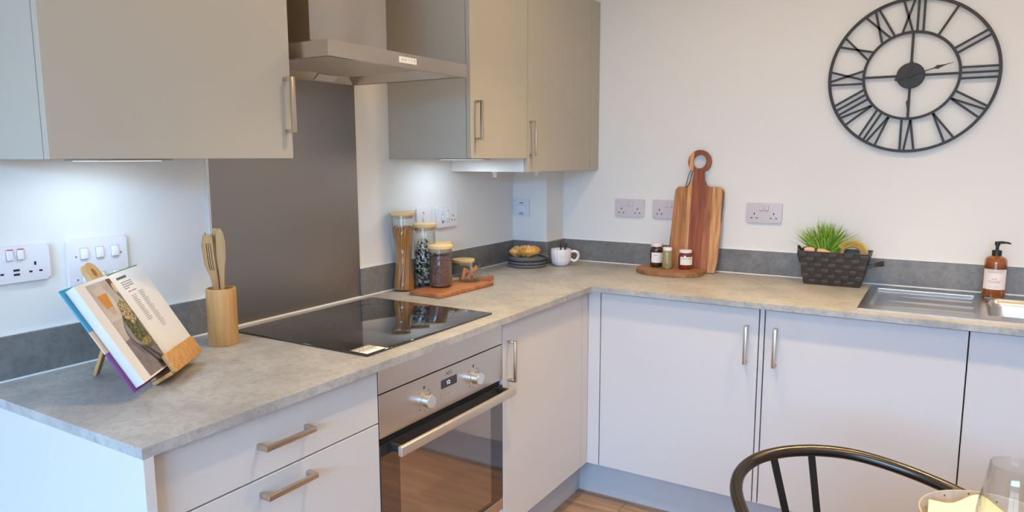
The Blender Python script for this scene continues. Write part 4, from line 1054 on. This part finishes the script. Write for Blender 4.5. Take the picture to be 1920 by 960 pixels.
wall((bx0, by1, Z0), (bx1, by1, Z0), (tx0, ty1, Z1), (tx1, ty1, Z1), 9, 5, (0, 1, -.15), 'back_panel')
wall((bx0, by0, Z0), (bx0, by1, Z0), (tx0, ty0, Z1), (tx0, ty1, Z1), 4, 5, (-1, 0, -.15), 'side_panel')
wall((bx1, by0, Z0), (bx1, by1, Z0), (tx1, ty0, Z1), (tx1, ty1, Z1), 4, 5, (1, 0, -.15), 'side_panel')
obj('base', box(bx0, bx1, by0, by1, Z0, Z0+.003), BK, t, world=True)
b = bmesh.new(); tube(b, [(tx0, ty0, Z1), (tx1, ty0, Z1), (tx1, ty1, Z1), (tx0, ty1, Z1)], .0028, 8, closed=True); obj('rim', b, BK, t, world=True)
for s, x in ((-1, tx0), (1, tx1)):
    b = bmesh.new(); ym = (ty0+ty1)/2
    if s > 0: path = [(x-.009, ym-.032, Z1-.055), (x+.020, ym-.030, Z1-.040), (x+.040, ym-.012, Z1-.034), (x+.046, ym+.006, Z1-.038), (x+.038, ym+.022, Z1-.046), (x-.009, ym+.03, Z1-.055)]
    else: path = [(x+.004, ym-.034, Z1-.045), (x-.006, ym-.032, Z1-.008), (x-.012, ym-.012, Z1+.008), (x-.012, ym+.012, Z1+.008), (x-.006, ym+.03, Z1-.008), (x+.004, ym+.032, Z1-.045)]
    P_ = spline(path, 6)
    for i, (p_, q_) in enumerate(zip(P_, P_[1:])):
        d = (q_-p_).normalized(); w1 = Vector((0, 0, 1)) if s > 0 else Vector((0, 0, 1)); sd = (w1-d*w1.dot(d)).normalized()*.0065; nn_ = d.cross(sd).normalized()*.0012
        vs_ = [b.verts.new(c+a*sd+e*nn_) for c in (p_, q_) for a, e in ((-1, -1), (1, -1), (1, 1), (-1, 1))]
        for k in range(4): b.faces.new((vs_[k], vs_[(k+1) % 4], vs_[4+(k+1) % 4], vs_[4+k]))
    obj('handle', b, BK, t, world=True, angle=60)
# grass plant
t = thing('potted_grass', 'bright green artificial grass tuft standing in the black basket', 'plant', (1.430, -.092, H+.005))
obj('pot', lathe(bmesh.new(), [(0, 0), (.030, 0), (.038, .075), (.036, .075), (.034, .07), (0, .07)], seg=32), DARK, t)
for gi in range(3):
    b = bmesh.new()
    for k in range(75):
        a = random.uniform(0, 2*PI); r0 = .028*math.sqrt(random.random()); p0 = Vector((r0*math.cos(a), r0*math.sin(a)*.7, .068))
        lean = random.uniform(-1, 1); out = Vector((lean*.115+random.gauss(0, .012), random.uniform(-.05, .035), 0)); Lh = random.uniform(.145, .20)*(1-.22*abs(lean)); side = Vector((random.uniform(.5, 1), random.uniform(-.6, .6), 0)).normalized()
        w0 = random.uniform(.0022, .0036); prev = None
        for s in range(8):
            f = s/7; c = p0+out*(f**1.7)+Vector((0, 0, Lh*(f-.14*f*f*abs(lean)))); wv = side*w0*(1-f**2.2)+side*.0002
            cur = [b.verts.new(c-wv), b.verts.new(c+wv+Vector((0, .0006, 0))), b.verts.new(c+Vector((0, .0009, 0)))]
            if prev:
                for e in range(3): b.faces.new((prev[e], prev[(e+1) % 3], cur[(e+1) % 3], cur[e]))
            prev = cur
    o = obj('grass_blades', b, mat('grass_green_%d' % gi, [(.16, .33, .022), (.27, .46, .04), (.09, .21, .018)][gi], .5), t, angle=70)
    o['kind'] = 'stuff'
    o.name = 'grass_blades'
# vegetable brush (left) : turned wooden handle with band, lying across
t = thing('scrubbing_brush', 'pinkish wooden brush handle poking from the left of the black basket', 'brush', (1.385, -.11, H+.10))
b = bmesh.new(); tube(b, [Vector((-.028+.095*f, -.022+.010*f, .0385-.010*f-.006*abs(f-.45))) for f in [k/24 for k in range(25)]], [(.0085+.0065*math.sin(PI*min(k/11, 1))**.7) if k < 11 else (.0095+.0055*math.sin(PI*(k-10)/14)) for k in range(25)], 20)
obj('wooden_head', b, mat('brush_wood', (.62, .33, .20), .5, noise=((.72, .45, .30), (30, 90, 90), 3, .3, .7)), t)
b = bmesh.new(); tube(b, [Vector((-.028+.095*f, -.022+.010*f, .0385-.010*f-.006*abs(f-.45))) for f in (.40, .44, .48, .52)], [.0118, .0128, .0128, .0118], 20)
obj('band', b, mat('brush_band', (.07, .05, .045), .5), t)
# ring brush right
t = thing('bottle_brush', 'yellow bristled ring-shaped brush at the right of the black basket', 'brush', (1.529, -.095, H+.119))
RC = Vector((0, -.005, .012)); RR = .030
b = bmesh.new(); path = [RC+Vector((-RR*1.15*math.cos(a), -.012*math.cos(a), RR*math.sin(a)*1.0)) for a in [PI*k/20*1.25-.35 for k in range(21)]]
tube(b, path, .007, 12); obj('wooden_core', b, mat('brush_core', (.62, .34, .11), .5), t)
b = bmesh.new()
for k in range(800):
    f = random.uniform(.22, 1); a = PI*1.25*f-.35; c = RC+Vector((-RR*1.15*math.cos(a), -.012*math.cos(a), RR*math.sin(a)))
    rad = Vector((-math.cos(a), 0, math.sin(a))); ph = random.gauss(0, .55)
    d = (rad*math.cos(ph)+Vector((0, 1, 0))*math.sin(ph)).normalized(); L0 = random.uniform(.021, .026)
    tube(b, [c+d*.005, c+d*L0], [.0005, .00035], 3)
o = obj('bristles', b, mat('bristle_yellow', (.80, .60, .20), .6), t); o['kind'] = 'stuff'

# ------------------------------------------------------------ sink
t = thing('sink', 'stainless steel inset sink with ribbed draining board', 'sink', (2.08, -.31, H))
b = bmesh.new()
DX0, DX1, DY0, DY1 = 1.632, 1.946, -.482, -.118
KX0, KX1, KY0, KY1 = 1.978, 2.34, -.478, -.128
zr = H+.0032
# rim as grid with openings
us = [SX0, DX0, DX1, KX0, KX1, SX1]; vs = [SY0, DY0, KY0, KY1, DY1, SY1]
def kp(i, j):
    if i == 1 and j in (1, 2, 3): return False
    if i == 3 and j == 2: return False
    return True
cells(b, us, vs, kp, H+.0004, zr, cut)
bmesh.ops.bevel(b, geom=[e for e in b.edges if all(v.co.z > zr-.0005 for v in e.verts) and len(e.link_faces) == 2 and any(abs(f.normal.z) < .5 for f in e.link_faces)], offset=.0012, segments=2, affect='EDGES')
obj('rim', b, SINKM, t, world=True, angle=50)
# drainer pan with ribs
b = bmesh.new(); nx, ny = 60, 84
def DF(u_, v_, w_):
    x = DX0-.001+(DX1-DX0+.002)*u_; y = DY0-.001+(DY1-DY0+.002)*v_
    e = min(u_*(DX1-DX0), (1-u_)*(DX1-DX0), v_*(DY1-DY0), (1-v_)*(DY1-DY0)); z = -.0055*min(1, e/.010)
    fade = min(1, max(0, (u_-.10)/.5)); k = (v_*3.4+.15) % 1
    if .06 < v_ < .94 and e > .008: z += .0042*fade*math.exp(-((k-.5)/.075)**2)
    return (x, y, zr-.0012+z+w_)
cells(b, [i/nx for i in range(nx+1)], [i/ny for i in range(ny+1)], lambda i, j: True, -.0015, 0, DF)
obj('drainer', b, SINKM, t, world=True, angle=60)
# bowl: lofted rounded rectangles
b = bmesh.new(); rings = []
for ins, z, r in ((-.001, zr-.001, .03), (.004, zr-.006, .04), (.010, zr-.03, .05), (.018, zr-.13, .055), (.035, zr-.150, .06), (.08, zr-.156, .07), (.15, zr-.157, .02)):
    rings.append([b.verts.new((x, y, z)) for x, y in roundrect(KX0+ins, KX1-ins, KY0+ins, KY1-ins, r, 8)])
for A_, B_ in zip(rings, rings[1:]):
    for k in range(len(A_)): b.faces.new((A_[k], A_[(k+1) % len(A_)], B_[(k+1) % len(A_)], B_[k]))
b.faces.new(rings[-1])
# square-to-round lip corners
obj('bowl', b, SINKM, t, world=True, angle=60)
b = lathe(bmesh.new(), [(0, 0), (.04, 0), (.042, .002), (.036, .003), (.02, .0005), (0, .0005)], ((KX0+KX1)/2, (KY0+KY1)/2, zr-.1565), 40); obj('drain', b, CHROME, t, world=True)
# ------------------------------------------------------------ soap bottle
sx, sy = 2.0057, -.0955; r = .0357
t = thing('soap_dispenser', 'amber pump bottle of hand soap with a cream label, on the sink edge', 'soap bottle', (sx, sy, zr+.0004))
AMB = mat('amber_glass', (.30, .075, .008), .05, coat=.6); 
obj('bottle', lathe(bmesh.new(), [(0, 0), (r*.90, 0), (r*.98, .004), (r, .010), (r, .122), (r*.97, .133), (r*.85, .143), (r*.55, .149), (.0145, .151), (.0145, .156), (0, .156)], seg=56), mat('amber_body', (.11, .022, .004), .07, noise=((.40, .12, .014), (.01, .01, 14), 1, .3, .7), coat=.8), t)
obj('pump_collar', lathe(bmesh.new(), [(0, .151), (.0155, .151), (.0155, .168), (.0145, .170), (.0075, .170), (.0065, .171), (.0055, .172), (.0055, .186), (.0075, .187), (.0085, .188), (.0085, .200), (.0075, .2015), (0, .202)], seg=32), mat('pump_black', (.012, .014, .016), .35), t)
b = bmesh.new(); sp_ = spline([(0, 0, .198), (.018, .002, .1985), (.032, .004, .1975), (.040, .005, .194)], 4); tube(b, sp_, [.0048]*5+[.0036]*4+[.0028]*4, 12, flat=.75)
obj('nozzle', b, bpy.data.materials['pump_black'], t)
b = bmesh.new(); rr = r+.0005; P_ = []
for k in range(33):
    a = math.radians(-92-68)+math.radians(136)*k/32; P_.append([b.verts.new((q*math.cos(a), q*math.sin(a), z)) for q, z in ((rr, .030), (rr, .103), (rr-.0003, .103), (rr-.0003, .030))])
for A_, B_ in zip(P_, P_[1:]):
    for k in range(4): b.faces.new((A_[k], A_[(k+1) % 4], B_[(k+1) % 4], B_[k]))
b.faces.new(P_[0]); b.faces.new(P_[-1])
lab = obj('label', b, mat('soap_label', (.74, .70, .68), .6), t)
def wrap(s, size, z, m_, par, nm):
    tb = text_bm(s, size)
    for v in tb.verts:
        a = math.radians(-93)+v.co.x/rr; q = rr+.0004+v.co.z*.3; v.co = Vector((q*math.cos(a), q*math.sin(a), z+v.co.y))
    return obj(nm, tb, m_, par, smooth=False)
wrap('SAVON VEGETAL DE MARSEILLE', .0042, .0985, bpy.data.materials['ink'], lab, 'label_lettering')
wrap('MARSEILLE LIQUID SOAP', .0042, .0925, bpy.data.materials['ink'], lab, 'label_lettering')
wrap('N\u00b074', .0066, .0680, bpy.data.materials['ink'], lab, 'label_lettering')
wrap('FLEUR D ORANGER', .0048, .0600, RED, lab, 'label_red_lettering'); wrap('ORANGE FLOWER', .0040, .0552, RED, lab, 'label_red_lettering')
wrap('500 ml  -  16.9 fl oz', .0036, .0395, bpy.data.materials['ink'], lab, 'label_lettering')

# ------------------------------------------------------------ dining chair
t = thing('dining_chair', 'black metal chair with a curved tubular back rail in the foreground', 'chair', (1.75, -1.73, 0))
rail = spline([(1.68, -1.99, .682), (1.62, -1.925, .686), (1.565, -1.85, .692), (1.5276, -1.7804, .700), (1.5020, -1.7250, .708), (1.4900, -1.6800, .7150), (1.4880, -1.6350, .7215), (1.4990, -1.5860, .7275), (1.5235, -1.5440, .733), (1.5663, -1.5035, .738), (1.6304, -1.4668, .740), (1.707, -1.4415, .735), (1.8055, -1.4370, .720), (1.9084, -1.4680, .705), (1.985, -1.53, .697), (2.045, -1.61, .690), (2.09, -1.70, .683)], 8)
b = bmesh.new(); tube(b, rail, .0135, 20); obj('back_rail', b, CHAIRM, t, world=True)
def blade(p0, p1, w_):
    p0, p1 = Vector(p0), Vector(p1); d = (p1-p0); L0 = d.length; d.normalize(); sd = Vector((.7226, .6912, 0)); sd = (sd-d*sd.dot(d)).normalized(); n_ = sd.cross(d)
    bb_ = bmesh.new(); tt = bmesh.new(); bm_box(tt, -w_/2, w_/2, -.0025, .0025, 0, L0, bev=.0006, seg=1); merge(bb_, tt, frame(p0, sd, n_, d)); return bb_
BLM = mat('chair_flat_black', (.030, .027, .024), .45, .5)
obj('back_blade', blade((1.588, -1.4755+.012, .452), (1.5330, -1.5215, .732), .017), BLM, t, world=True)
obj('back_blade', blade((1.6385, -1.432+.012, .452), (1.6070, -1.4600, .735), .017), BLM, t, world=True)
seat = smooth_poly([(1.575, -1.455), (1.66, -1.43), (1.86, -1.56), (1.93, -1.68), (1.86, -1.84), (1.70, -1.93), (1.58, -1.86), (1.50, -1.66), (1.51, -1.53)], 6)
b = bmesh.new(); prism(b, seat, .435, .458, bev=.006, seg=3); obj('seat', b, BLM, t, world=True, angle=50)
for p0, p1 in (((1.5, -1.60, .721), (1.47, -1.50, 0)), ((1.72, -1.436, .735), (1.70, -1.375, 0)), ((1.66, -1.92, .44), (1.64, -1.98, 0)), ((1.90, -1.74, .44), (1.955, -1.76, 0))):
    b = bmesh.new(); p0, p1 = Vector(p0), Vector(p1)
    if p0.z > .6:
        tube(b, spline([p1, p1.lerp(Vector((p1.x+.03, p1.y-.03, .45)), 1), Vector((p1.x+.035, p1.y-.04, .50)), Vector((p1.x+.03, p1.y-.03, .43))][:2], 6), .010, 12)
    else: tube(b, [p1, p0], .011, 12)
    obj('leg', b, CHAIRM, t, world=True)
# ------------------------------------------------------------ dining table, bowl, napkin, wine glass
TC = (2.25, -2.30); TZ = .73
t = thing('dining_table', 'round dining table at the lower right edge of the picture', 'table', (TC[0], TC[1], 0))
obj('tabletop', lathe(bmesh.new(), [(0, TZ-.022), (.685, TZ-.022), (.70, TZ-.016), (.70, TZ-.004), (.696, TZ), (0, TZ)], seg=96), mat('table_oak', (.30, .20, .12), .4, noise=((.42, .29, .18), (30, 3, 3), 5, .3, .7)), t)
obj('pedestal', lathe(bmesh.new(), [(0, .03), (.06, .03), (.045, .08), (.04, .5), (.06, TZ-.03), (.16, TZ-.0225), (0, TZ-.0225)], seg=40), BLM, t)
obj('foot', lathe(bmesh.new(), [(0, 0), (.30, 0), (.30, .012), (.08, .029), (0, .029)], seg=64), BLM, t)
bx, by, br = 1.9515, -1.7481, .1165
STONE = mat('speckled_stoneware', (.40, .34, .28), .38, noise=((.47, .41, .34), 40, 3, .35, .65))
nt = STONE.node_tree; vv = nt.nodes.new('ShaderNodeTexVoronoi'); vv.inputs['Scale'].default_value = 55
tc = [n for n in nt.nodes if n.type == 'TEX_COORD'][0]; nt.links.new(tc.outputs['Object'], vv.inputs['Vector'])
lt = nt.nodes.new('ShaderNodeMath'); lt.operation = 'LESS_THAN'; lt.inputs[1].default_value = .10; nt.links.new(vv.outputs['Distance'], lt.inputs[0])
mx = nt.nodes.new('ShaderNodeMixRGB'); mx.inputs[2].default_value = (.04, .03, .03, 1); nt.links.new(lt.outputs[0], mx.inputs[0])
bs = nt.nodes['Principled BSDF']; src = bs.inputs['Base Color'].links[0].from_socket; nt.links.new(src, mx.inputs[1]); nt.links.new(mx.outputs[0], bs.inputs['Base Color'])
z0 = TZ+.0006
solo('bowl', lathe(bmesh.new(), [(0, .0), (br*.42, 0), (br*.44, .004), (br*.66, .010), (br*.88, .026), (br*.965, .042), (br, .052), (br*.995, .0545), (br*.975, .0545), (br*.955, .050), (br*.92, .040), (br*.84, .028), (br*.62, .015), (br*.3, .0095), (0, .009)], (bx, by, z0), 96), STONE, 'speckled beige stoneware bowl on the dining table', 'bowl', (bx, by, z0), angle=60)
b = bmesh.new(); nn = 24
def NP(u_, v_, w_):
    # cloth laid over the far half of the bowl, folded to a soft point
    x = bx-.100+.135*u_; y = by-.075+.115*v_
    ridge = math.exp(-((u_-.55-.25*(1-v_))/.22)**2)
    z = TZ+.028+.030*v_+.019*ridge*v_+.004*math.sin(9*u_+2*v_)-.006*v_*(1-u_)
    if v_ > .5: y -= .040*abs(u_-.52)**1.3*(v_-.5)*2
    rr_ = math.hypot(x-bx, y-by)
    z = max(z, TZ+.0125+.034*(rr_/br)**3)
    return (x, y, z+w_)
cells(b, [i/nn for i in range(nn+1)], [i/nn for i in range(nn+1)], lambda i, j: True, 0, .0022, NP)
solo('table_napkin', b, mat('napkin_cream', (.72, .67, .40), .85, noise=((.78, .73, .48), 30, 3, .3, .7)), 'pale yellow cloth napkin folded in the beige bowl', 'napkin', (bx-.03, by, TZ+.03), angle=70)
gx, gy = 1.9614, -1.9067
t = thing('wine_glass', 'clear wine glass standing in front of the beige bowl at the right edge', 'wine glass', (gx, gy, TZ+.0006))
g = [(0, 0), (.037, 0), (.037, .0012), (.018, .004), (.0055, .010), (.0042, .03), (.004, .062), (.007, .070), (.022, .078), (.038, .094), (.046, .116), (.0475, .130), (.044, .155), (.0385, .185), (.0335, .2190), (.0328, .2198), (.0322, .2190), (.0372, .185), (.0427, .155), (.0462, .130), (.0445, .116), (.0365, .095), (.020, .080), (0, .075)]
obj('glass_vessel', lathe(bmesh.new(), g, seg=72), GLASS, t, angle=60)
